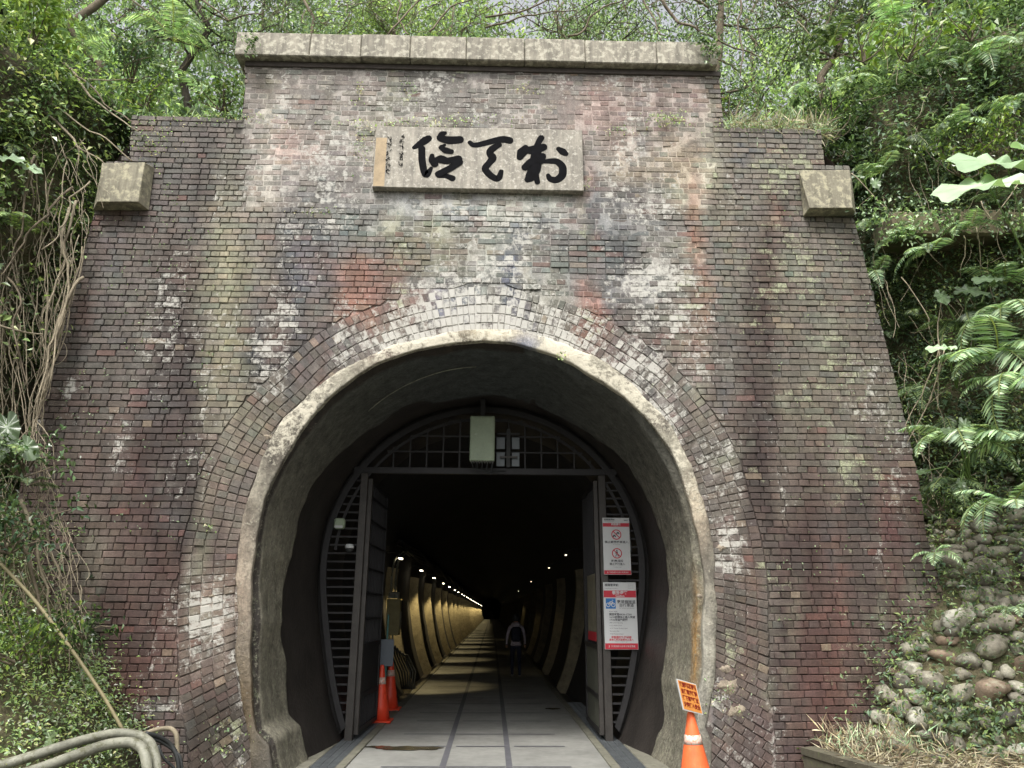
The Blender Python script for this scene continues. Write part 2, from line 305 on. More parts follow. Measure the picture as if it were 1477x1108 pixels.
LM = [(690, 470, 130, 62, 1.1), (590, 500, 80, 40, .9), (650, 420, 60, 50, .5), (720, 400, 40, 60, .6), (800, 480, 80, 50, .85), (900, 530, 60, 50, .8), (960, 610, 40, 60, .75), (700, 330, 180, 80, .45), (640, 300, 60, 30, .7), (930, 300, 60, 30, .6), (940, 410, 60, 40, .75), (980, 460, 40, 40, .7),
      (450, 240, 120, 120, .38), (650, 150, 300, 70, .3), (560, 260, 40, 40, .5), (720, 410, 40, 30, .6), (300, 890, 50, 70, .7), (100, 570, 12, 16, .9), (480, 320, 40, 14, .6), (1050, 790, 26, 50, .7), (1040, 1000, 40, 40, .6), (930, 470, 60, 40, .5), (240, 1010, 60, 12, .5), (500, 440, 30, 20, .5),
      (340, 470, 30, 60, .4), (310, 540, 24, 20, .5), (380, 520, 30, 60, .6), (1000, 520, 30, 40, .6)]
MS = [(1130, 260, 60, 60, .75), (1150, 400, 110, 120, .6), (1200, 560, 90, 120, .6), (1230, 680, 90, 60, .6), (1160, 860, 60, 60, .35), (1060, 930, 40, 90, .5), (1060, 1020, 40, 50, .5), (640, 175, 90, 14, .6), (960, 170, 40, 10, .9), (540, 210, 20, 40, .6), (350, 520, 50, 80, .3), (330, 700, 40, 60, .4),
      (330, 1060, 60, 60, .6), (1230, 930, 60, 100, .5), (620, 370, 70, 40, .4), (240, 200, 60, 50, .35), (770, 440, 60, 40, .35), (310, 660, 40, 40, .4)]
def stain(P):
    """P (n,3) on the wall -> albedo (n,3), masks (n,3): lime bloom, moss, wetness"""
    P = np.asarray(P, float); Q = P.copy(); Q[:, 1] = FY; x, y = to_px(Q)
    wob = 9*fbm(Q, 1.1, 3); wx = x+wob+6*fbm(Q, 4, 9); wy = y+18*fbm(Q, .9, 21)
    Qs = Q.copy(); Qs[:, 2] *= .3; STK = np.clip(.95+1.0*fbm(Qs, 6, 41, 4), .15, 1.4)
    c = np.tile(lin((104, 92, 86)), (len(P), 1))
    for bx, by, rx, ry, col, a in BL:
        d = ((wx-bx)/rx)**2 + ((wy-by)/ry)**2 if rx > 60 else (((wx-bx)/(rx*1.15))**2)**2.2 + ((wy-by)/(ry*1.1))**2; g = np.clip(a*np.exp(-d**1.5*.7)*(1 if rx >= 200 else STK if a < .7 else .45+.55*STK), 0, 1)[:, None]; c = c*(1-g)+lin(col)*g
    def msk(L):
        m = np.zeros(len(P))
        for bx, by, rx, ry, a in L: m = np.maximum(m, a*np.exp(-(((wx-bx)/rx)**2+((wy-by)/ry)**2)*.8))
        return m
    lime, moss = msk(LM), msk(MS); lime = np.maximum(lime, np.clip(.16+.5*fbm(Qs, 3, 77, 3)+.14*np.exp(-((x-690)/300)**2)-.16*(np.abs(x-690) > 400), 0, .55)); moss = np.maximum(moss, np.clip(.1+.7*fbm(Q, 2.5, 88, 3), 0, .6)*(x > 560)+.5*np.clip(.0+.7*fbm(Q, 2.5, 88, 3), 0, .6)*(x <= 560))
    wet = np.clip(np.exp(-(((x-250)/40)**2+((y-600)/130)**2))*.8 + np.exp(-(((x-340)/60)**2+((y-1060)/60)**2)), 0, 1)
    lum = c@np.array([.3, .55, .15]); c = lum[:, None]*.30+c*.70
    return c*.88*np.array([1.0, 1.0, .94]), np.stack([lime, moss, wet], 1), x, y
def repointed(x, y, P=None):
    """1 inside the paler repointed field in the middle of the wall"""
    e = 6*np.sin(y*.09)+5*np.sin(y*.031+1)
    a = (x > 352+e) & (x < 1028+e) & (y < 302) ; b = (x > 560+e*3) & (x < 1010+e*2) & (y < 420+e*3) & (np.sin(x*.02)*np.sin(y*.05+2) > -.15)
    return (a | b)

# ------------------------------------------------------------------ outlines
def PL(pts, Y=FY): return np.array([at(x, y, Y=Y)[[0, 2]] for x, y in pts])
ring_l = [(259, 1000), (258, 940), (259, 840), (264, 780), (276, 741), (286, 692), (297, 666), (320, 627), (357, 575), (400, 536), (445, 492), (492, 462), (545, 442), (599, 426), (660, 416)]
ring_r = [(732, 415), (775, 426), (815, 435), (870, 459), (914, 487), (966, 524), (1012, 573), (1047, 625), (1070, 674), (1081, 720), (1100, 790), (1107, 900), (1106, 1000)]
conc = [(352, 1040), (345, 985), (341, 900), (345, 800), (358, 722), (380, 655), (412, 602), (460, 556), (505, 526), (550, 505), (600, 489), (650, 479), (700, 475), (745, 477), (790, 487), (840, 506), (885, 533), (925, 566), (965, 612), (995, 664), (1012, 715), (1024, 760), (1031, 847), (1034, 921), (1031, 987), (1018, 1050)]
inn = [(376, 1050), (368, 980), (370, 900), (375, 800), (388, 720), (425, 651), (471, 585), (529, 541), (575, 520), (619, 507), (700, 499), (745, 503), (795, 518), (839, 541), (902, 585), (945, 631), (968, 668), (986, 720), (1003, 800), (1007, 900), (1000, 1000)]
gate_px = [(455, 880), (463, 780), (492, 690), (540, 640), (610, 600), (700, 588), (795, 612), (862, 665), (905, 740), (926, 850)]
CZ = 2.2
def polar(pts, Y=FY, zb=0.0):
    q = PL(pts, Y); th = np.arctan2(q[:, 1]-CZ, q[:, 0]); th = np.where(th < -math.pi/2, th+2*math.pi, th); r = np.hypot(q[:, 0], q[:, 1]-CZ)
    i = np.argsort(th); return th[i], r[i]
def rfun(pts, low, Y=FY):
    q = np.vstack([PL(pts, Y), np.array(low)]); th = np.arctan2(q[:, 1]-CZ, q[:, 0]); th = np.where(th < -math.pi/2, th+2*math.pi, th); r = np.hypot(q[:, 0], q[:, 1]-CZ)
    i = np.argsort(th); th, r = th[i], r[i]; return lambda t: np.interp(t, th, r)
def lows(a0, a1, b0, b1): return [(-a0, .35), (-a1, -.05), (b0, .35), (b1, -.05)]
R_OUT, R_CONC, R_IN = rfun(ring_l+ring_r, lows(2.88, 2.80, 3.0, 2.93)), rfun(conc, lows(2.28, 2.2, 2.36, 2.28)), rfun(inn, lows(2.04, 1.92, 2.16, 2.02))
def R_TUN(t):                        # tunnel section behind the portal: horseshoe
    t = np.asarray(t, float); z = np.sin(t)
    return np.where(z >= 0, 2.24+.03*z, 2.24+1.2*np.abs(z)**3)
TH0, TH1 = -0.92, math.pi+0.92
out_l = PL([(190, 168), (187, 232), (150, 236), (137, 305), (92, 470), (50, 620)])
out_r = PL([(1335, 770), (1325, 690), (1280, 505), (1230, 310), (1226, 246), (1190, 244), (1183, 179)])
TOPW = 7.60; PAR = [-3.17, 3.05]; PTOP = 8.46
def outline_x(z):
    """left and right edge of the brick face at height z"""
    if z > TOPW: return PAR[0]+.02*math.sin(z*5), PAR[1]
    zl = out_l[::-1]; zr = out_r
    xl = np.interp(z, np.r_[0, zl[:, 1]], np.r_[-5.15, zl[:, 0]]); xr = np.interp(z, np.r_[0, zr[:, 1]], np.r_[5.2, zr[:, 0]])
    return float(xl), float(xr)
ringpts = None
def ring_poly():
    t = np.linspace(TH0, TH1, 400); r = R_OUT(t); return np.stack([r*np.cos(t), CZ+r*np.sin(t)], 1)
RP = ring_poly(); RTOP = RP[:, 1].max()
def ring_x(z):
    z = max(min(z, RTOP-.004), RP[0, 1]+.001); xs = []
    for i in range(len(RP)-1):
        a, b = RP[i], RP[i+1]
        if (a[1]-z)*(b[1]-z) <= 0 and a[1] != b[1]: xs.append(a[0]+(b[0]-a[0])*(z-a[1])/(b[1]-a[1]))
    return min(xs), max(xs)

# ------------------------------------------------------------------ the portal
portal = empty('tunnel_portal', (0, FY, 0), 'old brick tunnel portal with stone coping, stained face and horseshoe arch', 'tunnel portal')
PO = np.array([0, FY, 0])
def brick_geo(q, proud, rnd):
    """q: 4 corners (x,z) ccw. Chamfered brick front: 20 verts"""
    q = np.array(q); c = q.mean(0); w_ = q + np.array([[rnd.gauss(0, .0030), rnd.gauss(0, .0020)] for _ in range(4)])
    ins = []
    for k in range(4):
        d = c-w_[k]; ins.append(w_[k]+np.array([np.sign(d[0])*min(.005, abs(d[0])*.3), np.sign(d[1])*min(.005, abs(d[1])*.3)]))
    tx, tz = rnd.gauss(0, .012), rnd.gauss(0, .02); V = []
    for k in range(4): V.append((w_[k][0], .03, w_[k][1]))
    for k in range(4): V.append((w_[k][0], -proud+.007, w_[k][1]))
    for k in range(4): V.append((ins[k][0], -proud+(ins[k][0]-c[0])*tx+(ins[k][1]-c[1])*tz, ins[k][1]))
    F = []
    for b in (0, 4):
        for k in range(4): F.append((b+k, b+(k+1) % 4, b+4+(k+1) % 4, b+4+k))
    F.append((8, 9, 10, 11)); return V, F
rb = random.Random(11)
walls, arch = [], []
CH, J = .0752, .0075
row = 0; z = 0.02
while z < PTOP-.02:
    z0, z1 = z+J/2, min(z+CH, PTOP)-J/2
    a0, b0 = outline_x(z0); a1, b1 = outline_x(z1)
    if z0 < TOPW < z1: z1 = z1
    if z0 > RTOP: iv = [((a0, a1), (b0, b1))]
    else:
        l0, r0 = ring_x(z0); l1, r1 = ring_x(z1); iv = [((a0, a1), (l0-.006, l1-.006)), ((r0+.006, r1+.006), (b0, b1))]
    L = (.223 if row % 2 == 0 else .112); off = (.056 if row % 2 else 0)+rb.uniform(-.008, .008)
    for (s0, s1), (e0, e1) in iv:
        x = math.floor((min(s0, s1)+off)/L)*L-off
        while x < max(e0, e1):
            ln = L*(1 if rb.random() > .07 else .5); xa, xb = x+J/2+rb.uniform(-.004, .004), x+ln-J/2
            q = [(max(xa, s0), z0), (min(xb, e0), z0), (min(xb, e1), z1), (max(xa, s1), z1)]
            if q[1][0]-q[0][0] > .015 and q[2][0]-q[3][0] > .015: walls.append(q)
            elif q[1][0]-q[0][0] > .03: walls.append([q[0], q[1], (max(q[1][0]-.005, q[0][0]+.02), z1), (q[0][0]+.005, z1)])
            x += ln
    z += CH; row += 1
dth = .0755/2.95; NT = int((TH1-TH0)/dth)
for k in range(6):
    for i in range(NT):
        t0 = TH0+i*dth + .0016*math.sin(i*1.7+k); t1 = t0+dth; tm = (t0+t1)/2; ro = float(R_OUT(tm))-.004
        hi, lo = ro-k*.118, ro-(k+1)*.118+.009
        if hi < R_CONC(tm)-.02: continue
        g = .0032/ro; q = []
        for (r, t) in ((lo, t0+g), (hi, t0+g), (hi, t1-g), (lo, t1-g)): q.append((r*math.cos(t), CZ+r*math.sin(t)))
        if min(p[1] for p in q) < -.04: continue
        arch.append(q[::-1] if False else [q[0], q[1], q[2], q[3]])
def build_bricks(quads, one, many, labels):
    geos = []; P0 = np.array([[q[0][0]*.5+q[2][0]*.5, FY, q[0][1]*.5+q[2][1]*.5] for q in quads])
    c, mk, x, y = stain(P0); rp = repointed(x, y)
    area = np.array([abs((q[2][0]-q[0][0])*(q[2][1]-q[0][1])-(q[1][0]-q[3][0])*(q[1][1]-q[3][1])*0) for q in quads]); dist = np.linalg.norm(P0-CAM, axis=1)
    inview = (x > 0) & (x < PW) & (y > 0) & (y < PH) & ~((x < 150) & (y > 640+ (x-50)*3)) & ~((x > 1260) & (y > 800)); score = np.where(inview, area/dist**2, 0)
    pick = set(np.argsort(-score)[:300].tolist())
    AV, AF, AC, AM = [], [], [], []; n = 0
    for i, q in enumerate(quads):
        pr_ = (.005 if rp[i] else .012 if many == 'wall_bricks' else .009)+rb.gauss(0, .003)-(.007 if rb.random() < .03 else 0)
        V, F = brick_geo(q, pr_, rb); geos.append((V, F)); AV.append(V); AF.append(F)
    V = np.array(AV).reshape(-1, 3); V[:, 2] += .007*fbm(V*np.array([1, 0, 1]), 1.3, 61, 2); PW_ = V.copy(); PW_[:, 1] += FY
    jit = np.repeat(np.stack([RNG.normal(0, .022, len(quads)), np.zeros(len(quads)), RNG.normal(0, .03, len(quads))], 1), 12, 0)
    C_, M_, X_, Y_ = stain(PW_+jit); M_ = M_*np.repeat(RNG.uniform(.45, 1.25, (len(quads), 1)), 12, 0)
    per = np.repeat(np.array([[rb.gauss(1, .07)]*3 for _ in quads])*np.array([[1+rb.gauss(0, .05), 1, 1-rb.gauss(0, .03)] for _ in quads]), 12, 0)
    odd = np.repeat(np.array([rb.random() for _ in quads]), 12)[:, None]
    C_ = C_*.95*np.clip(per, .6, 1.5); C_ = np.where(odd > .988, C_*.65+lin((150, 134, 112))*.35, C_); C_ = np.where(odd < .015, C_*.65+lin((110, 66, 58))*.35, C_)
    F12 = np.array(geos[0][1])
    rest = [i for i in range(len(quads)) if i not in pick]
    vi = np.concatenate([np.arange(i*12, i*12+12) for i in rest]); Fm = np.concatenate([F12+12*j for j in range(len(rest))])
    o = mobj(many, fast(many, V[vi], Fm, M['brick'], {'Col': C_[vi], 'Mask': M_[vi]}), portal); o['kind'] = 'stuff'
    for i in sorted(pick):
        s = slice(i*12, i*12+12); c0 = V[s].mean(0)
        me = fast(one, V[s]-c0, F12, M['brick'], {'Col': C_[s], 'Mask': M_[s]}); mobj(one, me, portal, c0)
build_bricks(walls, 'brick', 'wall_bricks', None); build_bricks(arch, 'arch_brick', 'arch_bricks', None)
# mortar bed behind the bricks
def mortar_bed():
    st = .05; xs = np.arange(-5.3, 5.35, st); zs = np.arange(-.05, PTOP+.01, st)
    X, Z = np.meshgrid(xs, zs, indexing='ij'); V = np.stack([X.ravel(), np.zeros(X.size), Z.ravel()], 1)
    P = V.copy(); P[:, 1] = FY; C_, M_, px, py = stain(P); rp = repointed(px, py); nz = fbm(P, 6, 4)
    limey = M_[:, 0] > .3
    pale = rp | (limey & (nz > -.2)); 
    C_ = np.where(pale[:, None], np.clip(C_*1.4+.05, 0, .5), C_*.5); thv = np.arctan2(P[:, 2]-CZ, P[:, 0]); thv = np.where(thv < -math.pi/2, thv+2*math.pi, thv); C_ = np.where(((np.hypot(P[:, 0], P[:, 2]-CZ) < R_OUT(thv)-.02) & ~pale)[:, None], C_*1.6, C_); C_ = np.where(rp[:, None] & (vnoise(P, 2.2, 5) < -.35)[:, None], C_*.5, C_)
    V[:, 1] = np.where(rp, -.002, .003)+.003*nz
    ix = np.arange(X.size).reshape(X.shape); Q = np.stack([ix[:-1, :-1], ix[1:, :-1], ix[1:, 1:], ix[:-1, 1:]], -1).reshape(-1, 4)
    cx = V[Q].mean(1); th = np.arctan2(cx[:, 2]-CZ, cx[:, 0]); th = np.where(th < -math.pi/2, th+2*math.pi, th); rr = np.hypot(cx[:, 0], cx[:, 2]-CZ)
    lim = np.array([outline_x(z) for z in zs]); lo = np.interp(cx[:, 2], zs, lim[:, 0]); hi = np.interp(cx[:, 2], zs, lim[:, 1])
    keep = (rr > R_CONC(th)-.07) & (cx[:, 0] > lo+.012) & (cx[:, 0] < hi-.012)
    keep &= ~((th < TH0+.0) | (th > TH1)) | (np.abs(cx[:, 0]) > 2.2)
    me = fast('mortar_bed', V, Q[keep], M['mortar'], {'Col': C_, 'Mask': M_*np.array([.8, .6, .5])}); mobj('mortar_bed', me, portal)
mortar_bed()
# side and top faces of the masonry body, behind the face
def body():
    b = MB(); zs = [0]+sorted([float(z) for z in out_l[:, 1]]); D = 1.0
    Lp = [(outline_x(z)[0]+.012, z) for z in np.linspace(0, TOPW-.01, 24)]; Rp = [(outline_x(z)[1]-.012, z) for z in np.linspace(0, TOPW-.01, 24)]
    for P in (Lp, Rp):
        for (xa, za), (xb, zb) in zip(P[:-1], P[1:]): b.add([(xa, .004, za), (xb, .004, zb), (xb, D, zb), (xa, D, za)], [(0, 1, 2, 3)])
    b.add([(Lp[-1][0], .004, TOPW), (PAR[0], .004, TOPW), (PAR[0], D, TOPW), (Lp[-1][0], D, TOPW)], [(0, 1, 2, 3)])
    b.add([(Rp[-1][0], .004, TOPW), (PAR[1], .004, TOPW), (PAR[1], D, TOPW), (Rp[-1][0], D, TOPW)], [(0, 1, 2, 3)])
    for x in PAR: b.add([(x*.997, .004, TOPW), (x*.997, .004, PTOP+.05), (x*.997, D, PTOP+.05), (x*.997, D, TOPW)], [(0, 1, 2, 3)])
    b.obj('masonry_body', worn('body_brick', (92, 82, 76), .9, .3, 6, (70, 76, 56), bmp=.6), portal)
body()
# coping stones
CY = 8.06; CZ0, CZ1 = at(690, 86, Y=8.06)[2], at(690, 53, Y=8.06)[2]
joints = [339, 447, 521, 592, 673, 757, 844, 947, 1033]
for a, b_ in zip(joints[:-1], joints[1:]):
    xa = at(a, 66, Y=CY)[0]+.003; xb = at(b_, 66, Y=CY)[0]-.003; dz = rb.uniform(-.006, .006)
    MB().box(xa, xb, CY-FY+rb.uniform(-.004, .004), .75, CZ0+dz*.3, CZ1+dz, .012).obj('coping_stone', M['stone'], portal)
MB().box(PAR[0]-.02, PAR[1]+.02, -.03, .7, 8.40, CZ0-.004, .006).obj('coping_bed_course', worn('grimy_bed', (74, 68, 64), .9, .3, 8), portal)
# the two projecting corner stones
def cstone(back, front):
    Bp = [at(x, y, Y=FY-.016)-PO for x, y in back]; Fp = [at(x, y, Y=FY-.2)-PO for x, y in front]
    b = MB(); b.add(Bp+Fp, [(4, 5, 6, 7)]+[(k, (k+1) % 4, 4+(k+1) % 4, 4+k) for k in range(4)]+[(3, 2, 1, 0)])
    o = b.obj('corner_stone', M['cornerstone'], portal)
    bv = o.modifiers.new('b', 'BEVEL'); bv.width = .008; bv.segments = 2; return o
cstone([(134, 304), (215, 304), (223, 242), (147, 242)], [(140, 291), (199, 291), (209, 234), (147, 235)])
cstone([(1158, 313), (1235, 311), (1228, 252), (1153, 252)], [(1168, 300), (1230, 300), (1226, 245), (1152, 246)])
# rendered concrete ring on the face and coat on the vault
def ring_concrete():
    T = np.linspace(TH0+.02, TH1-.02, 420); n = len(T)
    rc, ri = R_CONC(T), R_IN(T)
    rag = .016*fbm(np.stack([T*3, T*0, T*0], 1), 3.5, 8, 5); rc = rc+rag; ri2 = ri+.045+.012*fbm(np.stack([T*3, T*0+5, T*0], 1), 2, 8)
    prof = [(rc+.004, .01), (rc-.01, -.015)]+[(rc*(1-f)+ri2*f, -.018-.014*min(1, f*2.5)) for f in (.1, .22, .35, .48, .6, .72, .84, .93)]+[(ri2, -.026), (ri2+.004, .02), (ri2+.006, .09)]
    V = []; C_ = []; Mk = []
    for j, (r, y) in enumerate(prof):
        P = np.stack([r*np.cos(T), np.full(n, y) if np.isscalar(y) else y, CZ+r*np.sin(T)], 1)
        if 1 < j < 11: P[:, 1] += .012*fbm(P+9, 3.2, 3, 4)-.002
        V.append(P)
    V = np.concatenate(V); P = V+PO; m = len(prof)
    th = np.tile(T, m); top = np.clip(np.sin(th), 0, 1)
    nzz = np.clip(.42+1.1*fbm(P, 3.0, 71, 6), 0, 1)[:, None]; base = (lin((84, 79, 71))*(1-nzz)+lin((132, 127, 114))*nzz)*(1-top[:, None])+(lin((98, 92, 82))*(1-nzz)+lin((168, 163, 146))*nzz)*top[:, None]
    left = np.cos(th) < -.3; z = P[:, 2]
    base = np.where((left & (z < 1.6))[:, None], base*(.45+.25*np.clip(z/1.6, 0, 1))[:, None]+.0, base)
    px, py = to_px(P)
    for bx, by, rx, ry, col, a in [(755, 490, 26, 30, (112, 118, 138), .8), (560, 515, 30, 16, (120, 100, 90), .5), (470, 580, 50, 30, (120, 116, 106), .6), (1005, 740, 20, 60, (196, 180, 156), .5), (345, 850, 22, 120, (168, 150, 132), .5), (352, 1010, 30, 80, (92, 76, 52), .7), (1000, 980, 40, 120, (168, 166, 154), .6), (720, 480, 50, 12, (208, 196, 166), .6)]:
        g = (a*np.exp(-((px-bx)/rx)**2-((py-by)/ry)**2))[:, None]; base = base*(1-g)+lin(col)*g
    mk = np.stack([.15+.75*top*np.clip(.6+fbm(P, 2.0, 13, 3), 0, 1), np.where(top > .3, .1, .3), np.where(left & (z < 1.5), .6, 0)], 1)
    ix = np.arange(m*n).reshape(m, n); Q = np.stack([ix[:-1, :-1], ix[1:, :-1], ix[1:, 1:], ix[:-1, 1:]], -1).reshape(-1, 4)
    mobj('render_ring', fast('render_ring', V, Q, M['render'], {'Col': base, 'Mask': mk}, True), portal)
ring_concrete()
def vault_coat():
    T = np.linspace(TH0-.02, TH1+.02, 360); n = len(T); ri = R_IN(T)
    top = np.clip(np.sin(T), 0, 1); side = np.cos(T)
    yend = (9.15+.3*(side > 0))*(1-top**1.5)+10.25*top**1.5 + .13*fbm(np.stack([T*2, T*0, T*0], 1), 1.5, 31, 4)-FY
    rows = []; cols = []
    fr = [0, .02, .05, .08, .14, .22, .3, .4, .5, .6, .7, .8, .9, .97, 1.0, 1.0]
    for j, f in enumerate(fr):
        y = .03+(yend-.03)*f; r = ri+(.075 if j == 0 else .05 if j == 1 else .012 if j == 2 else 0) - .05*f + (.07 if j == len(fr)-1 else 0)
        P = np.stack([r*np.cos(T), y, CZ+r*np.sin(T)], 1)
        d = .03*fbm(P+3, 1.6, 17, 4)*(1 if j > 1 else .3); P[:, 0] += d*np.cos(T); P[:, 2] += d*np.sin(T)
        rows.append(P)
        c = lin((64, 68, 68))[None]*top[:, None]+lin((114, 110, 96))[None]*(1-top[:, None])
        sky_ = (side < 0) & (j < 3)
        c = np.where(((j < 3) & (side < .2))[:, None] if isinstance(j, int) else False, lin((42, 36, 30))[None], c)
        rust = np.exp(-((f-.10)/.06)**2)*np.clip((side-.75)*5, 0, 1)*np.clip(1.6-(P[:, 2]-.6), 0, 1); c = c*(1-rust[:, None])+lin((166, 122, 54))*rust[:, None]
        cols.append(c)
    V = np.concatenate(rows); C_ = np.concatenate(cols); m = len(fr); tt = np.tile(top, m)
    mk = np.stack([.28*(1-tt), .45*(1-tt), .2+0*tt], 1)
    ix = np.arange(m*n).reshape(m, n); Q = np.stack([ix[:-1, :-1], ix[1:, :-1], ix[1:, 1:], ix[:-1, 1:]], -1).reshape(-1, 4)
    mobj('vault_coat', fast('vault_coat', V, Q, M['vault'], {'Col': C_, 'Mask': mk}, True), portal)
vault_coat()
# chipped render patches on the lower right of the ring
for (x, y, s) in [(1040, 790, .09), (1050, 990, .16), (1062, 1025, .14), (1047, 965, .1), (388, 630, .09), (305, 860, .05), (1070, 285, .06), (1010, 860, .05)]:
    c = at(x, y, Y=FY-.012)-PO; V = [c+np.array([0, -.03*(s/.12), 0])]; k = 14
    for i in range(k):
        a = 2*math.pi*i/k; r = s*(.5+.5*rb.random()); V.append(c+np.array([r*math.cos(a), .012, r*.6*math.sin(a)]))
    b = MB(); b.add(V, [(0, 1+(i+1) % k, 1+i) for i in range(k)]); b.obj('render_patch', worn('patch_mortar', (150, 138, 122), .95, .35, 16, (110, 112, 88), bmp=1, bdist=.02) if 'pm' not in M else M['pm'], portal, True)

# ------------------------------------------------------------------ stone plaque with brush lettering
PLY = 8.10
c4 = [at(x, y, Y=PLY) for x, y in ((541, 182), (840, 187), (842, 274), (538, 271))]
px0, px1 = (c4[0][0]+c4[3][0])/2, (c4[1][0]+c4[2][0])/2; pz0, pz1 = (c4[2][2]+c4[3][2])/2, (c4[0][2]+c4[1][2])/2
plq = empty('stone_plaque', (px0, PLY, pz0), 'pale stone plaque with three large black brush characters above the arch', 'plaque')
PW_, PHT = px1-px0, pz1-pz0
MB().box(0, PW_, 0, .12, 0, PHT, .006).obj('slab', M['plaque'], plq)
MB().box(.012, .012+PW_*.052, -.0025, .01, .012, PHT*.8).obj('ochre_margin', M['rust_stain'], plq)
def strokes(L, depth, n=7, amp=0):
    """brush strokes as flat rounded ribbons; points in plaque crop units -> metres"""
    b = MB()
    for s in L:
        pts = np.array([p[:2] for p in s], float); ws = np.array([p[2] for p in s], float)
        # Catmull-like resample
        t = np.arange(len(pts)); tt = np.linspace(0, len(pts)-1, (len(pts)-1)*5+1)
        X = np.interp(tt, t, pts[:, 0]); Y_ = np.interp(tt, t, pts[:, 1]); W_ = np.interp(tt, t, ws)
        for _ in range(3):
            X[1:-1] = (X[:-2]+2*X[1:-1]+X[2:])/4; Y_[1:-1] = (Y_[:-2]+2*Y_[1:-1]+Y_[2:])/4
        sx = PW_/1385.0; sz = PHT/410.0
        x = (X-50)*sx; z = PHT-(Y_-68)*sz; w_ = W_*sx*(.70 if W_.max() > 8 else .5)
        dx, dz = np.gradient(x), np.gradient(z); l = np.hypot(dx, dz)+1e-9; nx, nz = -dz/l, dx/l; tx, tz = dx/l, dz/l
        L1 = [(x[i]+nx[i]*w_[i], z[i]+nz[i]*w_[i]) for i in range(len(x))]; R1 = [(x[i]-nx[i]*w_[i], z[i]-nz[i]*w_[i]) for i in range(len(x))]
        # rounded ends
        def arc(i, sgn):
            return [(x[i]+sgn*tx[i]*w_[i]*.8*math.sin(a)+nx[i]*w_[i]*math.cos(a)*sgn*-1, z[i]+sgn*tz[i]*w_[i]*.8*math.sin(a)+nz[i]*w_[i]*math.cos(a)*sgn*-1) for a in (math.pi*.25, math.pi*.5, math.pi*.75)]
        e = 0.0006*strokes.k; strokes.k = (strokes.k+1) % 9
        for i in range(len(x)-1):
            b.add([(L1[i][0], depth-e, L1[i][1]), (L1[i+1][0], depth-e, L1[i+1][1]), (R1[i+1][0], depth-e, R1[i+1][1]), (R1[i][0], depth-e, R1[i][1])], [(0, 1, 2, 3)])
        for i, sg in ((0, -1), (len(x)-1, 1)):
            A = arc(i, sg); V = [(x[i], depth-e, z[i]), ((L1 if sg < 0 else R1)[i][0], depth-e, (L1 if sg < 0 else R1)[i][1])]+[(p[0], depth-e, p[1]) for p in A]+[((R1 if sg < 0 else L1)[i][0], depth-e, (R1 if sg < 0 else L1)[i][1])]
            b.add(V, [(0, k, k+1) for k in range(1, len(V)-1)])
    return b
strokes.k = 0
ch1 = [[(308, 214, 20), (345, 190, 34), (385, 160, 42), (408, 145, 34)], [(362, 215, 34), (366, 290, 34), (380, 360, 34), (398, 398, 34), (412, 380, 30), (432, 345, 16)],
       [(480, 145, 36), (495, 115, 34), (515, 108, 18)], [(478, 145, 34), (540, 160, 44), (618, 152, 40)], [(488, 205, 20), (515, 190, 14)], [(482, 208, 18), (520, 228, 34), (562, 236, 26)],
       [(432, 262, 22), (432, 295, 34), (455, 325, 34)], [(440, 300, 20), (490, 285, 44), (530, 300, 36), (560, 292, 34), (612, 284, 40)], [(615, 300, 40), (560, 345, 34), (475, 390, 34)], [(480, 398, 24), (530, 395, 26), (575, 415, 32)]]
ch2 = [[(678, 168, 22), (700, 190, 26), (750, 182, 30), (830, 158, 32), (900, 142, 38), (950, 152, 38)], [(880, 180, 26), (835, 205, 36), (808, 235, 34), (838, 272, 40), (812, 305, 32), (778, 345, 34), (822, 392, 34), (866, 414, 32), (882, 395, 30), (892, 358, 22)]]
ch3 = [[(1160, 125, 30), (1135, 165, 30), (1125, 230, 48), (1120, 290, 60), (1110, 350, 60), (1080, 400, 50), (1062, 415, 30)], [(1055, 192, 26), (1028, 230, 50), (1012, 270, 30)], [(1040, 215, 34), (1110, 215, 50), (1178, 190, 36)],
       [(1045, 335, 34), (1085, 290, 34), (1130, 275, 30)], [(1165, 250, 36), (1155, 290, 34)], [(1115, 360, 30), (1130, 430, 26)], [(1175, 290, 20), (1215, 285, 30), (1262, 285, 34), (1300, 320, 38), (1298, 380, 38), (1255, 415, 36), (1212, 405, 32), (1200, 378, 20)], [(1270, 200, 24), (1300, 220, 38), (1322, 236, 28)]]
for chs in (ch1, ch2, ch3):
    ce = bpy.data.objects.new('brush_character', None); link(ce, plq)
    for st_ in chs: strokes([st_], -.0015).obj('brush_stroke', M['ink'], ce)
small = []
for X0, y0, y1, k in ((228, 112, 350, 6), (146, 140, 400, 6)):
    for i in range(k):
        cy = y0+(y1-y0)*(i+.5)/k
        for j in range(4):
            xx, yy = X0+rb.uniform(-12, 12), cy+rb.uniform(-15, 15); dx, dy = rb.choice([(20, 3), (-10, 14), (3, 22), (14, 9)])
            small.append([(xx-dx/2, yy-dy/2, 4.5), (xx+rb.uniform(-3, 3), yy, 5), (xx+dx/2, yy+dy/2, 3.5)])
strokes(small, -.0045).obj('small_inscription', M['ink'], plq)

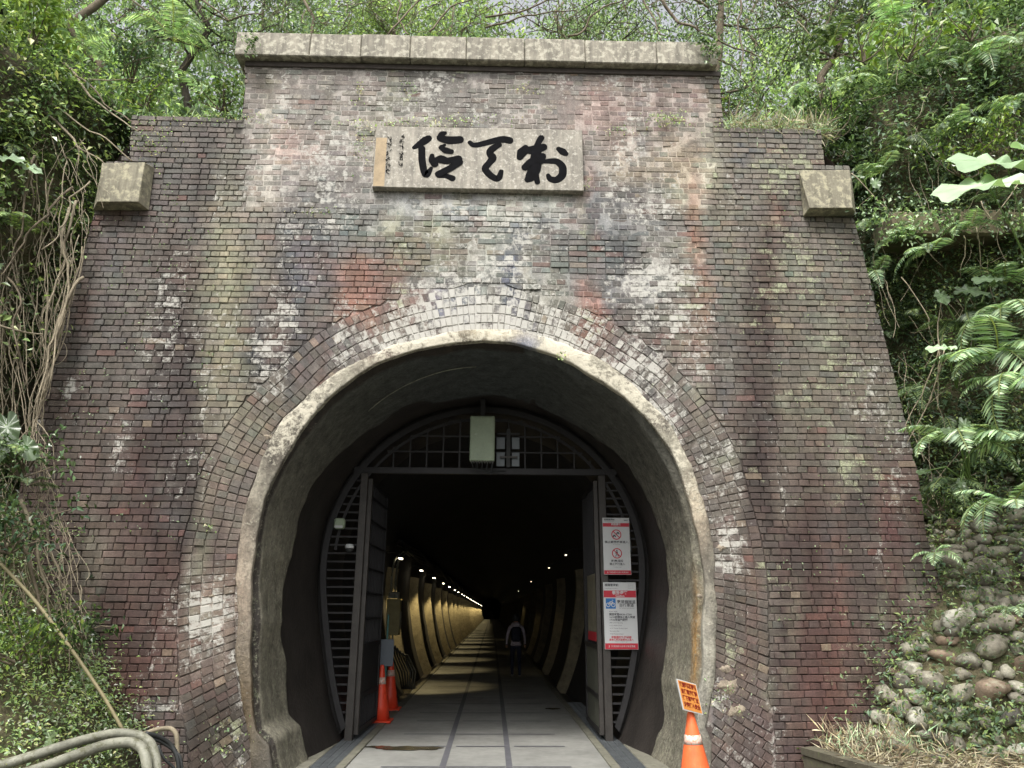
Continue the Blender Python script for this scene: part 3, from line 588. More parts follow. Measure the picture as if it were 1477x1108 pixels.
# ------------------------------------------------------------------ ground, path and tunnel
def sheet(name, x0, x1, y0, y1, z, mat, nx=1, ny=1, amp=0):
    xs, ys = np.linspace(x0, x1, nx+1), np.linspace(y0, y1, ny+1); X, Y = np.meshgrid(xs, ys, indexing='ij')
    V = np.stack([X.ravel(), Y.ravel(), np.full(X.size, z)], 1)
    if amp: V[:, 2] += amp*fbm(V, 2, 3)
    ix = np.arange(X.size).reshape(X.shape); Q = np.stack([ix[:-1, :-1], ix[1:, :-1], ix[1:, 1:], ix[:-1, 1:]], -1).reshape(-1, 4)
    return mobj(name, fast(name, V, Q, mat))
tag(sheet('ground', -80, 80, -60, 8.9, -.10, M['forest_floor'], 8, 8), kind='structure')
pth = tag(sheet('path', -1.42, 1.42, -12, 178, 0, M['path'], 2, 60), kind='structure')
for x in (-.39, .33):
    tag(sheet('path_line', x-.035, x+.035, -2, 120, .004, M['line']), kind='structure')
for k, Y in enumerate(np.arange(4.4, 40, 1.12)):
    o = (.16 if k % 2 else 0)
    for x0, x1 in ((-1.05, -.43), (-.35, .29), (.37, 1.0)):
        tag(sheet('path_line', x0+o*.3, x1+o*.3, Y+o-.03, Y+o+.03, .0045, M['line']), kind='structure')
for s_ in (-1, 1):
    kb = MB().box(min(s_*1.42, s_*1.52), max(s_*1.42, s_*1.52), -12, 178, -.2, .018, .004).obj('kerb', M['kerb']); tag(kb, kind='structure')
    tag(sheet('gutter', min(s_*1.52, s_*2.2), max(s_*1.52, s_*2.2), -12, 178, -.09, M['wet'], 1, 40), kind='structure')
    tag(MB().box(min(s_*1.80, s_*2.3), max(s_*1.80, s_*2.3), 3, 10.5, -.2, .012, .01).obj('kerb', M['kerb']), kind='structure')
ORD_ = ['first', 'second', 'third', 'fourth', 'fifth', 'sixth', 'seventh', 'eighth', 'ninth', 'tenth', 'eleventh', 'twelfth', 'thirteenth', 'fourteenth', 'fifteenth', 'sixteenth']
# steel grates over the side drains
gb = MB()
for i in range(17): gb.box(0, .27, i*.03-.25, i*.03-.243, -.03, 0)
for x in (0, .088, .176, .262): gb.box(x, x+.008, -.25, .25, -.028, .001)
gme = gb.mesh('drain_grate', M['drain'])
for s_ in (-1, 1):
    for i in range(16):
        o = mobj('drain_grate', gme, None, (1.525 if s_ > 0 else -1.795, 7.0+i*.505, .012))
        tag(o, 'steel drain grate at the %s edge of the path, %s from the front' % ('right' if s_ > 0 else 'left', ORD_[i]), 'drain grate', 'drain grates along the %s edge of the path' % ('right' if s_ > 0 else 'left'))
def blot(name, cx, cy, rx, ry, z, mat, seed):
    r = random.Random(seed); k = 26; V = [(cx, cy, z)]
    for i in range(k): a = 2*math.pi*i/k; q = .7+.35*r.random(); V.append((cx+rx*q*math.cos(a), cy+ry*q*math.sin(a), z))
    b = MB(); b.add(V, [(0, 1+i, 1+(i+1) % k) for i in range(k)]); return tag(b.obj(name, mat), kind='structure')
q = at(592, 1080, Z=0); blot('puddle', q[0], q[1], .48, .16, .008, M['puddle'], 3)
q = at(797, 1023, Z=0); blot('puddle', q[0], q[1], .16, .12, .008, M['puddle'], 5)
blot('puddle', at(540, 1078, Z=0)[0]+.05, at(540, 1078, Z=0)[1], .2, .08, .0085, M['puddle'], 9)
def tunnel():
    T = np.linspace(-1.0, math.pi+1.0, 90); n = len(T)
    ys = np.r_[np.linspace(8.7, 14, 24), np.linspace(14.6, 60, 60), np.linspace(62, 178, 40)]; rows = []
    for y in ys:
        f = min(1, max(0, (y-8.7)/1.7)); r = (R_IN(T)+.09)*(1-f)+(R_TUN(T)+.04)*f
        P = np.stack([r*np.cos(T), np.full(n, y), CZ+r*np.sin(T)], 1); d = .02*fbm(P, 1.3, 5, 3); P[:, 0] += d*np.cos(T); P[:, 2] += d*np.sin(T); rows.append(P)
    V = np.concatenate(rows); m = len(ys); ix = np.arange(m*n).reshape(m, n); Q = np.stack([ix[:-1, :-1], ix[1:, :-1], ix[1:, 1:], ix[:-1, 1:]], -1).reshape(-1, 4)
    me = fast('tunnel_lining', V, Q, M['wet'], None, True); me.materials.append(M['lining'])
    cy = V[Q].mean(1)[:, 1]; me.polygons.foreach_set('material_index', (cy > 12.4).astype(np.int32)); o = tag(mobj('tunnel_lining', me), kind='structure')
    T = np.linspace(-.95, .16, 22); nT = len(T); V = []
    for y in (-.10, .10):
        for d in (-.21, .08): r = R_TUN(T)+d; V.append(np.stack([r*np.cos(T), np.full(nT, y), CZ+r*np.sin(T)], 1))
    a, b, c, d = [np.arange(nT)+k*nT for k in range(4)]; Q = []
    for i in range(nT-1): Q += [(a[i], a[i+1], b[i+1], b[i]), (c[i], d[i], d[i+1], c[i+1]), (a[i], c[i], c[i+1], a[i+1])]
    Q += [(b[-1], a[-1], c[-1], d[-1])]; VV = np.concatenate(V); rib = fast('rib', VV, Q, M['rib']); rib2 = fast('rib', VV*np.array([-1, 1, 1]), [q[::-1] for q in Q], M['rib'])
    for k in range(32):
        for m_ in (rib, rib2): mobj('rib', m_, o, (0, 17.5+5*k+(.4*math.sin(k*3)), 0))
    tag(MB().box(-2.6, 2.6, 178, 178.3, -.3, 4.8).obj('dark_end_cap', M['lining']), kind='structure')  # added cap, closes the shortened tunnel to light; no real wall there
tunnel()
# lamps on the tunnel walls
lb = MB().box(-.05, .05, -.14, .14, 0, .05, .008)
hme = lb.mesh('lamp_housing', M['cable']); tme2 = MB().box(-.02, .02, -.05, .05, -.02, -.001, .006).mesh('lamp_tube', M['dimlamp']); tme = MB().box(-.035, .035, -.12, .12, -.02, -.001, .006).mesh('lamp_tube', M['lamp'])
def tun_lamp(x, y, z, pw, label, grp, rest=True):
    e = empty('tunnel_lamp', (x, y, z), label, 'lamp', grp); mobj('lamp_housing', hme, e); mobj('lamp_tube', tme if x < 0 else tme2, e)
    MB().tube([(0, 0, .05), (math.copysign(.12, x), 0, .12), (math.copysign(.45, x), 0, .12)], .012, 5).obj('bracket', M['cable'], e)
    if pw:
        l = bpy.data.lights.new('lamp_light', 'SPOT'); l.energy = pw; l.spot_size = rad(66); l.spot_blend = .5; l.color = (1, .80, .42); l.shadow_soft_size = .06
        lo = bpy.data.objects.new('lamp_light', l); lo.location = (0, 0, -.07); lo.rotation_euler = (rad(15), rad(-7 if x < 0 else 7), 0); link(lo, e)
ORD = ['first', 'second', 'third', 'fourth', 'fifth', 'sixth', 'seventh', 'eighth', 'ninth', 'tenth', 'eleventh', 'twelfth', 'thirteenth', 'fourteenth', 'fifteenth', 'sixteenth', 'seventeenth', 'eighteenth', 'nineteenth', 'twentieth']
for t_ in ('twenty', 'thirty', 'forty', 'fifty', 'sixty', 'seventy'): ORD += ([t_[:-1]+'ieth'] if len(ORD) > 20 else [])+[t_+'-'+o for o in ORD[:9]]
def lamp_label(k): return 'small bright lamp on the left tunnel wall, %s from the entrance' % ORD[k] if k < 14 else 'tiny bright lamp far down the left tunnel wall'
for k in range(30):
    y = 17.5+5*k+.4*math.sin(k*3)-.62
    tun_lamp(-1.90, y, 2.72, 90 if k < 12 else 150, lamp_label(k), 'lamps in a row on the left tunnel wall')
for k, (y, pw) in enumerate([(16.6, 0), (21.6, 3), (31.6, 4), (46.6, 8)]):
    tun_lamp(1.72, y, 2.8, pw, 'small dim lamp on the right tunnel wall, %s from the entrance' % ORD[k], 'lamps on the right tunnel wall')
# cable tray with bundled cables high on the left wall
ct = MB(); rc_ = random.Random(3)
for j in range(5):
    ct.tube([(-2.02+.03*j, 17+i*1.3, 3.02+.05*math.sin(i*1.1+j)+.03*j) for i in range(60)], .02, 5)
tag(ct.obj('cable_bundle', M['cable']), 'dark bundled cables along the left tunnel wall above the lamps', 'cables', kind='stuff')

# ------------------------------------------------------------------ steel gate across the tunnel mouth
GY = 10.55
gate = empty('steel_gate', (0, GY, 0), 'open steel gate with arched frame, barred sides and folded back leaves', 'gate')
def arc_frame(name, r0, r1, y0, y1, mat, ta=-.86, tb=math.pi+.86):
    T = np.linspace(ta, tb, 90); b = MB(); V = []
    for t in T:
        R = float(R_TUN(t))
        for r, y in ((R+r0, y0), (R+r1, y0), (R+r1, y1), (R+r0, y1)): V.append((r*math.cos(t), y, CZ+r*math.sin(t)))
    F = [(i*4+k, i*4+(k+1) % 4, i*4+4+(k+1) % 4, i*4+4+k) for i in range(len(T)-1) for k in range(4)]
    b.add(V, F); return b.obj(name, mat, gate)
arc_frame('arch_frame', -.10, -.02, -.05, .05, M['steel']); arc_frame('inner_arch_frame', -.21, -.17, -.02, .02, M['steel'], .1, math.pi-.1)
arc_frame('grout_collar', -.03, .08, .06, .16, M['lining'])
BZ = 3.47; LX, RX = -1.70, 1.66
MB().box(-1.86, 1.88, -.04, .04, BZ, BZ+.09, .005).obj('cross_beam', M['steel'], gate)
MB().box(LX-.05, LX+.05, -.05, .05, 0, BZ-.002, .005).obj('gate_post', M['steel_light'], gate); MB().box(RX-.05, RX+.05, -.05, .05, 0, BZ-.002, .005).obj('gate_post', M['steel_light'], gate)
def tun_x(z, inset=.1):
    best = None
    for t in np.linspace(-1, math.pi/2, 300):
        r = float(R_TUN(t))-inset
        if best is None or abs(CZ+r*math.sin(t)-z) < best[0]: best = (abs(CZ+r*math.sin(t)-z), r*math.cos(t))
    return best[1]
for i in range(31):
    z = .12+i*.112
    if z > BZ-.04: break
    x = tun_x(z, .08)
    if x-.05 > abs(LX)+.05:
        MB().box(-x, LX-.052, -.012, .012, z-.012, z+.012).obj('side_bar', M['steel'], gate)
    if x-.05 > RX+.05: MB().box(RX+.052, x, -.012, .012, z-.012, z+.012).obj('side_bar', M['steel'], gate)
for i in range(-7, 8):
    x = i*.235+.1; zt = CZ+math.sqrt(max(0, 2.12**2-x*x))
    if zt > BZ+.2: MB().box(x-.011, x+.011, -.011, .011, BZ+.092, zt).obj('grille_bar', M['steel'], gate)
for z in (BZ+.32, BZ+.55, BZ+.78):
    x = math.sqrt(max(0, 2.12**2-(z-CZ)**2)); MB().box(-x, x, -.025, -.012, z-.011, z+.011).obj('grille_bar', M['steel'], gate)
def leaf_gate(hx, s, solid):
    """gate leaf folded back against the tunnel wall, hinged at hx; local x = depth into the tunnel"""
    lf = bpy.data.objects.new('gate_leaf', None); link(lf, gate); lf.location = (hx, .02, .07); lf.rotation_euler = (0, 0, rad(88.5 if s < 0 else 90))
    Wd, Hh = 1.45, 3.33
    MB().box(0, .07, -.03, .03, 0, Hh, .004).obj('stile', M['steel_light'], lf); MB().box(Wd-.07, Wd, -.03, .03, 0, Hh, .004).obj('stile', M['steel'], lf)
    for z in (0, .42, 1.05, Hh-.07): MB().box(.071, Wd-.071, -.025, .025, z, z+.06).obj('rail', M['steel'], lf)
    if solid:
        for z0, z1 in ((.061, .419), (.481, 1.049)): MB().box(.071, Wd-.071, -.012, .012, z0, z1).obj('solid_panel', M['sheet'], lf)
        for i in range(11): x = .071+i*.14; MB().box(x, x+.016, -.01, .01, 1.111, Hh-.071).obj('upright_bar', M['steel'], lf)
        b = MB().box(.12, 1.0, .016, .024, 1.15, 2.05); b.obj('notice_sheet', worn('faded_notice', (120, 116, 100), .6, .25, 6, (150, 120, 70), spot_amt=.6), lf)
        MB().box(.12, 1.0, .0245, .028, 1.15, 1.27).obj('notice_red_strip', M['red'], lf)
    else:
        MB().box(.071, Wd-.071, -.012, .012, .481, 1.049).obj('solid_panel', M['steel'], lf)
        for i in range(12): x = .10+i*.128; MB().box(x, x+.018, -.01, .01, 1.111, Hh-.071).obj('upright_bar', M['steel'], lf); MB().box(x, x+.018, -.01, .01, .061, .419).obj('upright_bar', M['steel'], lf)
        for i in range(6): z = 1.42+i*.33; MB().box(.071, Wd-.071, -.022, -.0105, z, z+.03).obj('flat_bar', M['steel'], lf)
leaf_gate(LX+.08, -1, False); leaf_gate(RX-.085, 1, True)

# ------------------------------------------------------------------ signs, cameras and fittings on the gate
DEPS = None
def text(s, size, mat, parent, x, z, y=0.0, align='CENTER', name='lettering', bold=0, sx=1.0):
    c = bpy.data.curves.new('t', 'FONT'); c.body = s; c.size = size; c.align_x = align; c.align_y = 'CENTER'; c.offset = bold; c.resolution_u = 1; c.extrude = 0
    o = bpy.data.objects.new('t', c); COL.objects.link(o); dg = bpy.context.evaluated_depsgraph_get()
    me = bpy.data.meshes.new_from_object(o.evaluated_get(dg)); bpy.data.objects.remove(o); me.materials.clear(); me.materials.append(mat)
    me.transform(Matrix.Translation((x, y, z)) @ Matrix.Rotation(math.pi/2, 4, 'X') @ Matrix.Diagonal((sx, 1, 1, 1))); me.name = name
    return mobj(name, me, parent)
def board(name, px4, Y, label, cat):
    c = [at(x, y, Y=Y) for x, y in px4]; x0, x1 = (c[0][0]+c[3][0])/2, (c[1][0]+c[2][0])/2; z0, z1 = (c[2][2]+c[3][2])/2, (c[0][2]+c[1][2])/2
    e = empty(name, (x0, Y, z0), label, cat); return e, x1-x0, z1-z0
def ring_(R, r, mat, parent, x, z, y, name='prohibition_ring', slash=True):
    b = MB(); k = 32
    V = []
    for i in range(k): a = 2*math.pi*i/k; V += [(x+R*math.cos(a), y, z+R*math.sin(a)), (x+r*math.cos(a), y, z+r*math.sin(a))]
    b.add(V, [(2*i, 2*((i+1) % k), 2*((i+1) % k)+1, 2*i+1) for i in range(k)])
    if slash:
        w = (R-r)*.5; a = rad(135); cx, cz = math.cos(a), math.sin(a); nx, nz = -cz, cx
        b.add([(x+cx*r+nx*w, y-.0003, z+cz*r+nz*w), (x-cx*r+nx*w, y-.0003, z-cz*r+nz*w), (x-cx*r-nx*w, y-.0003, z-cz*r-nz*w), (x+cx*r-nx*w, y-.0003, z+cz*r-nz*w)], [(0, 1, 2, 3)])
    return b.obj(name, mat, parent)
e, W1, H1 = board('prohibition_sign', [(868, 747), (907, 747), (911, 829), (872, 829)], GY-.09, 'white sign with red bands and two prohibition rings on the right gate side', 'sign')
MB().box(0, W1, 0, .012, 0, H1, .002).obj('sign_plate', M['white'], e)
MB().box(.004, W1-.004, -.001, .002, H1*.84, H1*.905).obj('red_band', M['red'], e); MB().box(.004, W1-.004, -.001, .002, .004, H1*.075).obj('red_band', M['red'], e)
text('福隆管理站', .030, M['text'], e, .02, H1*.965, -.002, 'LEFT', bold=.0006); text('Fulong Management Station', .013, M['text'], e, .02, H1*.93, -.002, 'LEFT')
text('■■■', .02, M['grey'], e, W1-.05, H1*.955, -.002)
text('禁制事項', .034, M['white'], e, W1/2, H1*.882, -.002, bold=.0008); text('Prohibitions', .014, M['white'], e, W1/2, H1*.853, -.002)
for z, kind in ((H1*.70, 'v'), (H1*.37, 'p')):
    ring_(.070, .057, M['red'], e, W1/2, z, -.0035)
    b = MB()
    if kind == 'v':
        for cx, cz, s in ((-.028, -.02, 1), (.022, .018, 1)):
            for dx in (-.012, .014): b.add([(W1/2+cx+dx+.009*math.cos(a), -.002, z+cz-.006+.009*math.sin(a)) for a in np.linspace(0, 2*math.pi, 10)[:-1]], [tuple(range(9))])
            b.add([(W1/2+cx-.02, -.0016, z+cz), (W1/2+cx+.02, -.0016, z+cz), (W1/2+cx+.012, -.0016, z+cz+.016), (W1/2+cx-.01, -.0016, z+cz+.018)], [(0, 1, 2, 3)])
        b.obj('vehicle_pictogram', M['text'], e)
    else:
        X = W1/2
        b.add([(X+.010*math.cos(a), -.002, z+.036+.010*math.sin(a)) for a in np.linspace(0, 2*math.pi, 10)[:-1]], [tuple(range(9))])
        b.add([(X-.012, -.0018, z+.024), (X+.012, -.0018, z+.024), (X+.010, -.0018, z-.008), (X-.010, -.0018, z-.008)], [(0, 1, 2, 3)])
        b.add([(X-.010, -.0016, z-.006), (X, -.0016, z-.006), (X-.014, -.0016, z-.046), (X-.024, -.0016, z-.044)], [(0, 1, 2, 3)]); b.add([(X, -.0017, z-.006), (X+.010, -.0017, z-.006), (X+.024, -.0017, z-.040), (X+.014, -.0017, z-.046)], [(0, 1, 2, 3)])
        b.add([(X-.012, -.0015, z+.022), (X-.026, -.0015, z-.002), (X-.020, -.0015, z-.005), (X-.008, -.0015, z+.012)], [(0, 1, 2, 3)]); b.obj('walker_pictogram', M['text'], e)
text('禁止騎乘機車進入', .036, M['text'], e, W1/2, H1*.565, -.002, bold=.0006, sx=1.15); text('No motorcycles', .015, M['text'], e, W1/2, H1*.525, -.002)
text('時(夜)間段', .036, M['text'], e, W1/2, H1*.235, -.002, bold=.0006); text('禁止步行進入', .036, M['text'], e, W1/2, H1*.18, -.002, bold=.0006); text('No walking at night', .014, M['text'], e, W1/2, H1*.13, -.002)
text('♟ 交通部觀光局東北角管理處', .022, M['white'], e, W1/2, H1*.038, -.002)
e, W1, H1 = board('caution_sign', [(869.5, 840), (917, 840), (921, 937), (873, 937)], GY-.09, 'white and red Caution notice with a blue bicycle square on the right gate side', 'sign')
MB().box(0, W1, 0, .012, 0, H1, .002).obj('sign_plate', M['white'], e)
MB().box(.004, W1-.004, -.001, .002, H1*.77, H1*.875).obj('red_band', M['red'], e); MB().box(.004, W1-.004, -.001, .002, .004, H1*.09).obj('red_band', M['red'], e)
text('福隆管理站', .038, M['text'], e, .02, H1*.955, -.002, 'LEFT', bold=.0008); text('Fulong Management Station', .016, M['text'], e, .02, H1*.905, -.002, 'LEFT')
for i in range(4): text('===========', .012, M['text'], e, W1-.075, H1*(.975-.022*i), -.002)
text('敬告遊客', .052, M['white'], e, W1/2, H1*.838, -.002, bold=.0014); text('Caution', .038, M['white'], e, W1/2, H1*.792, -.002, bold=.001)
bs = MB().box(.028, .028+.135, -.001, .002, H1*.60, H1*.60+.135).obj('bicycle_square', M['blue'], e)
bz, bx = H1*.60+.05, .028+.067
for dx in (-.034, .034): ring_(.029, .020, M['white'], e, bx+dx, bz, -.003, 'bicycle_wheel', False)
b = MB()
for (xa, za, xb, zb) in ((-.034, 0, -.008, .042), (-.008, .042, .024, .042), (.024, .042, .034, 0), (-.008, .042, .004, 0), (.004, 0, .024, .042), (.016, .062, .036, .058)):
    d = np.array([xb-xa, zb-za]); d = d/np.linalg.norm(d)*.004; b.add([(bx+xa-d[1], -.0035, bz+za+d[0]), (bx+xb-d[1], -.0035, bz+zb+d[0]), (bx+xb+d[1], -.0035, bz+zb-d[0]), (bx+xa+d[1], -.0035, bz+za-d[0])], [(0, 1, 2, 3)])
b.obj('bicycle_frame', M['white'], e)
text('舊草嶺隧道', .050, M['text'], e, W1*.69, H1*.70, -.002, bold=.0006); text('自行車道', .050, M['text'], e, W1*.69, H1*.65, -.002, bold=.0006); text('Old Caoling Tunnel Bikeway', .018, M['text'], e, W1*.69, H1*.61, -.002)
for i, (s_, sz, bo) in enumerate([('NOV–MAR', .024, 0), ('開放時間08:30–17:00', .034, .0008), ('16:30前請停止進入隧道', .034, .0008), ('17:00隧道門關閉', .034, .0008), ('APR–OCT Opening', .022, 0), ('hours 08:30–17:00', .022, 0), ('16:30 Tunnel closing begins', .022, 0), ('No entry after', .022, 0), ('17:00 Tunnel closed', .022, 0)]):
    text(s_, sz, M['text'], e, .07, H1*(.555-.041*i), -.002, 'LEFT', bold=bo)
text('遊客請勿攀爬圍欄', .034, M['red'], e, W1/2, H1*.175, -.002, bold=.0008); text('違者依規定處罰停止進入', .030, M['red'], e, W1/2, H1*.14, -.002, bold=.0006); text('Please do not climb the gate', .014, M['text'], e, W1/2, H1*.112, -.002)
text('♟ 交通部觀光局東北角管理處', .027, M['white'], e, W1/2, H1*.045, -.002)
# lamp housing above the gateway
a_, b_ = at(677, 664, Y=10.2), at(714, 600, Y=10.2)
lh = empty('lamp_box', (a_[0], 10.2, a_[2]), 'pale green rectangular metal box hanging high in the centre of the arch', 'lamp box'); w1, h1 = b_[0]-a_[0], b_[2]-a_[2]
MB().box(0, w1, 0, .14, 0, h1, .012).obj('casing', M['boxgreen'], lh); MB().box(.018, w1-.018, -.006, .001, .03, h1-.02, .003).obj('lid', M['boxgreen'], lh)
b = MB()
for i in range(9): b.box(.02+i*.037, .036+i*.037, .02, .05, -.035, -.001)
b.obj('cable_glands', M['steel_light'], lh); b = MB()
for i in range(5): b.tube([(.04+i*.07, .04, -.03), (.05+i*.06, .06, -.10-.02*i), (.2+.05*i, .12, -.13), (.35+.04*i, .2, -.11)], .009, 5)
b.obj('cable', M['cable'], lh); MB().box(w1*.4, w1*.6, .04, .1, h1+.001, h1+.25).obj('hanger', M['steel'], lh)
vp = empty('ventilation_panel', (at(733, 675, Y=10.5)[0], 10.5, at(733, 675, Y=10.5)[2]), 'grey four pane panel with a dark cross bracket beside the hanging box', 'panel')
for (x, z, w_, h_) in ((-.17, .27, .12, .17), (.05, .27, .11, .17), (-.17, .02, .12, .2), (.05, .02, .11, .2)): MB().box(x, x+w_, -.02, 0, z, z+h_, .003).obj('pane', M['pane'], vp)
MB().box(-.03, .03, -.06, -.021, 0, .55, .004).obj('upright', M['cable'], vp); MB().box(-.16, .16, -.055, -.03, .47, .5).obj('crosspiece', M['steel'], vp); MB().box(-.12, .13, -.075, -.061, .13, .155).obj('crosspiece', M['steel_light'], vp)
def cam_box(px, py, dome, label):
    p = at(px, py, Y=GY-.13); e = empty('security_camera', p, label, 'camera')
    if dome:
        MB().lathe([(.0001, .05), (.05, .045), (.062, .01), (.06, -.01)], 14).obj('dome_cap', M['white'], e, True); MB().lathe([(.056, -.011), (.05, -.04), (.03, -.058), (.0001, -.064)], 14).obj('dome_lens', M['cable'], e, True)
        MB().box(-.015, .015, .03, .13, .02, .05).obj('arm', M['steel_light'], e)
    else:
        MB().box(-.07, .07, -.02, .1, -.05, .09, .02).obj('housing', M['boxgreen'], e); MB().box(-.055, .055, -.026, -.0205, -.045, -.01, .004).obj('lens_strip', M['white'], e); MB().box(-.02, .02, .1, .14, 0, .03).obj('arm', M['steel_light'], e)
cam_box(489, 757, False, 'small pale boxy sensor fixed on the left gate bars'); cam_box(504, 790, True, 'small white dome camera below the boxy sensor on the left gate bars')

# ------------------------------------------------------------------ cones, boxes, cables
def cone(name, loc, h, r, mat, label, grp, lean=(0, 0), bands=((.66, .78),), base=True):
    e = empty(name, loc, label, 'traffic cone', grp); e.rotation_euler = (lean[0], lean[1], 0)
    R = lambda f: r*(1-f)+.028*f
    MB().lathe([(R(0), .03), (R(.3), h*.3), (R(.6), h*.6), (R(.98), h*.98), (R(1)*.9, h), (R(1)*.5, h*1.004)], 28).obj('cone_body', mat, e, True)
    if base: MB().box(-r*1.25, r*1.25, -r*1.25, r*1.25, 0, .03, .01).obj('base', mat, e)
    for a, b_ in bands: MB().lathe([(R(a)+.002, h*a), (R((a+b_)/2)+.0025, h*(a+b_)/2), (R(b_)+.002, h*b_)], 28).obj('reflective_band', M['reflect'], e, True)
    return e
g = 'red cones standing inside the gate'
p = at(547, 1042, Z=0); cone('traffic_cone', (p[0], p[1], .01), .80, .155, M['cone'], 'red traffic cone with white band behind the left gate leaf, the nearer of the two', g)
p2 = at(562, 1026, Z=0); cone('traffic_cone', (p2[0]-.03, p2[1]+.15, .01), .80, .155, M['cone'], 'red traffic cone half hidden behind the nearer cone', g)
e = empty('post_board', (p[0], p[1]+.42, .0), 'plain grey rectangular board on a thin green post behind the cones', 'board')
MB().tube([(0, 0, 0), (0, 0, 1.55)], .016, 8).obj('post', worn('green_post', (60, 110, 104), .5, .2, 10), e); c = at(543, 922, Y=p[1]+.42); d_ = at(567, 961, Y=p[1]+.42)
MB().box(c[0]-p[0], d_[0]-p[0], -.03, -.017, d_[2], c[2], .003).obj('panel', M['grey'], e)
p = at(1004, 1100, Y=7.55); fc = cone('traffic_cone', (p[0], 7.55, -.09), .80, .2, M['cone2'], 'faded orange traffic cone with worn band at the right foot of the arch', None, (0, -.03), bands=((.66, .76),))
nb = empty('notice_board', at(1004, 1031, Y=7.5), 'tilted orange notice board with red characters stuck on the faded cone', 'notice board'); 
c = [at(x, y, Y=Yv)-np.array(nb.location) for x, y, Yv in ((976, 979, 7.42), (1004, 987, 7.55), (1018, 1034, 7.55), (986, 1024, 7.42))]
c[2] = c[1]+c[3]-c[0]; n_ = np.cross(c[1]-c[0], c[3]-c[0]); n_ /= np.linalg.norm(n_); n_ = n_ if n_[1] < 0 else -n_
def slab4(name, c, n_, f, b_, mat, parent):
    m = MB(); m.add([v+n_*f for v in c]+[v-n_*b_ for v in c], [(0, 1, 2, 3), (7, 6, 5, 4)]+[(i, i+4, (i+1) % 4+4, (i+1) % 4) for i in range(4)]); return m.obj(name, mat, parent)
cc = sum(c)/4; slab4('board', c, n_, 0, .012, M['white'], nb); slab4('orange_face', [cc+(v-cc)*.93 for v in c], n_, .0015, 0, M['orange'], nb)
ex = (c[1]-c[0]); ez = (c[0]-c[3]); wv, hv = np.linalg.norm(ex), np.linalg.norm(ez)
for i, s_ in enumerate(['隧道整修期間請', '自行車減速慢', '行下車牽行並', '注意行人安全']):
    o = text(s_, hv*.17, M['redtext'], nb, 0, 0, 0, bold=.0022); o.data.transform(Matrix.Rotation(-math.pi/2, 4, 'X'))
    exn, ezn = ex/wv, ez/hv; P0 = c[3]+ez*(.84-.215*i)+ex*.5+n_*.003; sxx = min(1.0, .82*wv/(hv*.17*len(s_)))
    o.data.transform(Matrix(((exn[0]*sxx, ezn[0], n_[0], P0[0]), (exn[1]*sxx, ezn[1], n_[1], P0[1]), (exn[2]*sxx, ezn[2], n_[2], P0[2]), (0, 0, 0, 1))))
# meter box with conduits on the left wall inside
e = empty('meter_box', (-1.98, 16.6, 0), 'old yellowish meter box on the left tunnel wall with pale conduits', 'meter box')
MB().box(-.12, .16, -.1, .15, 1.12, 1.85, .01).obj('casing', M['boxyellow'], e); MB().box(.161, .175, -.07, .12, 1.25, 1.6).obj('door', M['pvc'], e); MB().box(-.1, .12, -.08, .1, 1.86, 1.99, .01).obj('junction', M['pvc'], e)
for j, dx in enumerate((-.06, .03)): MB().tube([(dx, 0, 1.99), (dx, 0, 2.35), (dx+.02, .1, 2.65), (dx+.1, .9, 2.92), (dx, 3.4, 2.98)], .022, 6).obj('conduit', M['pvc'], e, True)
MB().tube([(.02, 0, 1.12), (.02, 0, .9), (.08, .05, .8)], .02, 6).obj('conduit', M['pvc'], e, True)
b = MB()
for j in range(7):
    x = -1.98+.04*j; b.tube([(x, 16.4+.1*j, 1.0-.05*j), (x+.04, 16.6+.1*j, .7), (x+.16+.01*j, 16.9+.08*j, .35), (x+.22, 17.1, .02)], .022, 5)
tag(b.obj('loose_cables', M['cable'], None, True), 'thick dark cables dropping down the left wall below the meter box', 'cables', kind='stuff')

# ------------------------------------------------------------------ people
def skin(name, verts, edges, radii, mat, parent, sub=2):
    me = bpy.data.meshes.new(name); me.from_pydata(verts, edges, []); o = bpy.data.objects.new(name, me); COL.objects.link(o)
    md = o.modifiers.new('s', 'SKIN'); md.use_smooth_shade = True
    for i, r in enumerate(radii): me.skin_vertices[0].data[i].radius = (r, r) if not isinstance(r, tuple) else r
    me.skin_vertices[0].data[0].use_root = True
    sb = o.modifiers.new('u', 'SUBSURF'); sb.levels = sub; sb.render_levels = sub
    dg = bpy.context.evaluated_depsgraph_get(); m2 = bpy.data.meshes.new_from_object(o.evaluated_get(dg)); bpy.data.objects.remove(o)
    m2.name = name; m2.materials.clear()
    for m in (mat if isinstance(mat, list) else [mat]): m2.materials.append(m)
    m2.polygons.foreach_set('use_smooth', [True]*len(m2.polygons)); return mobj(name, m2, parent)
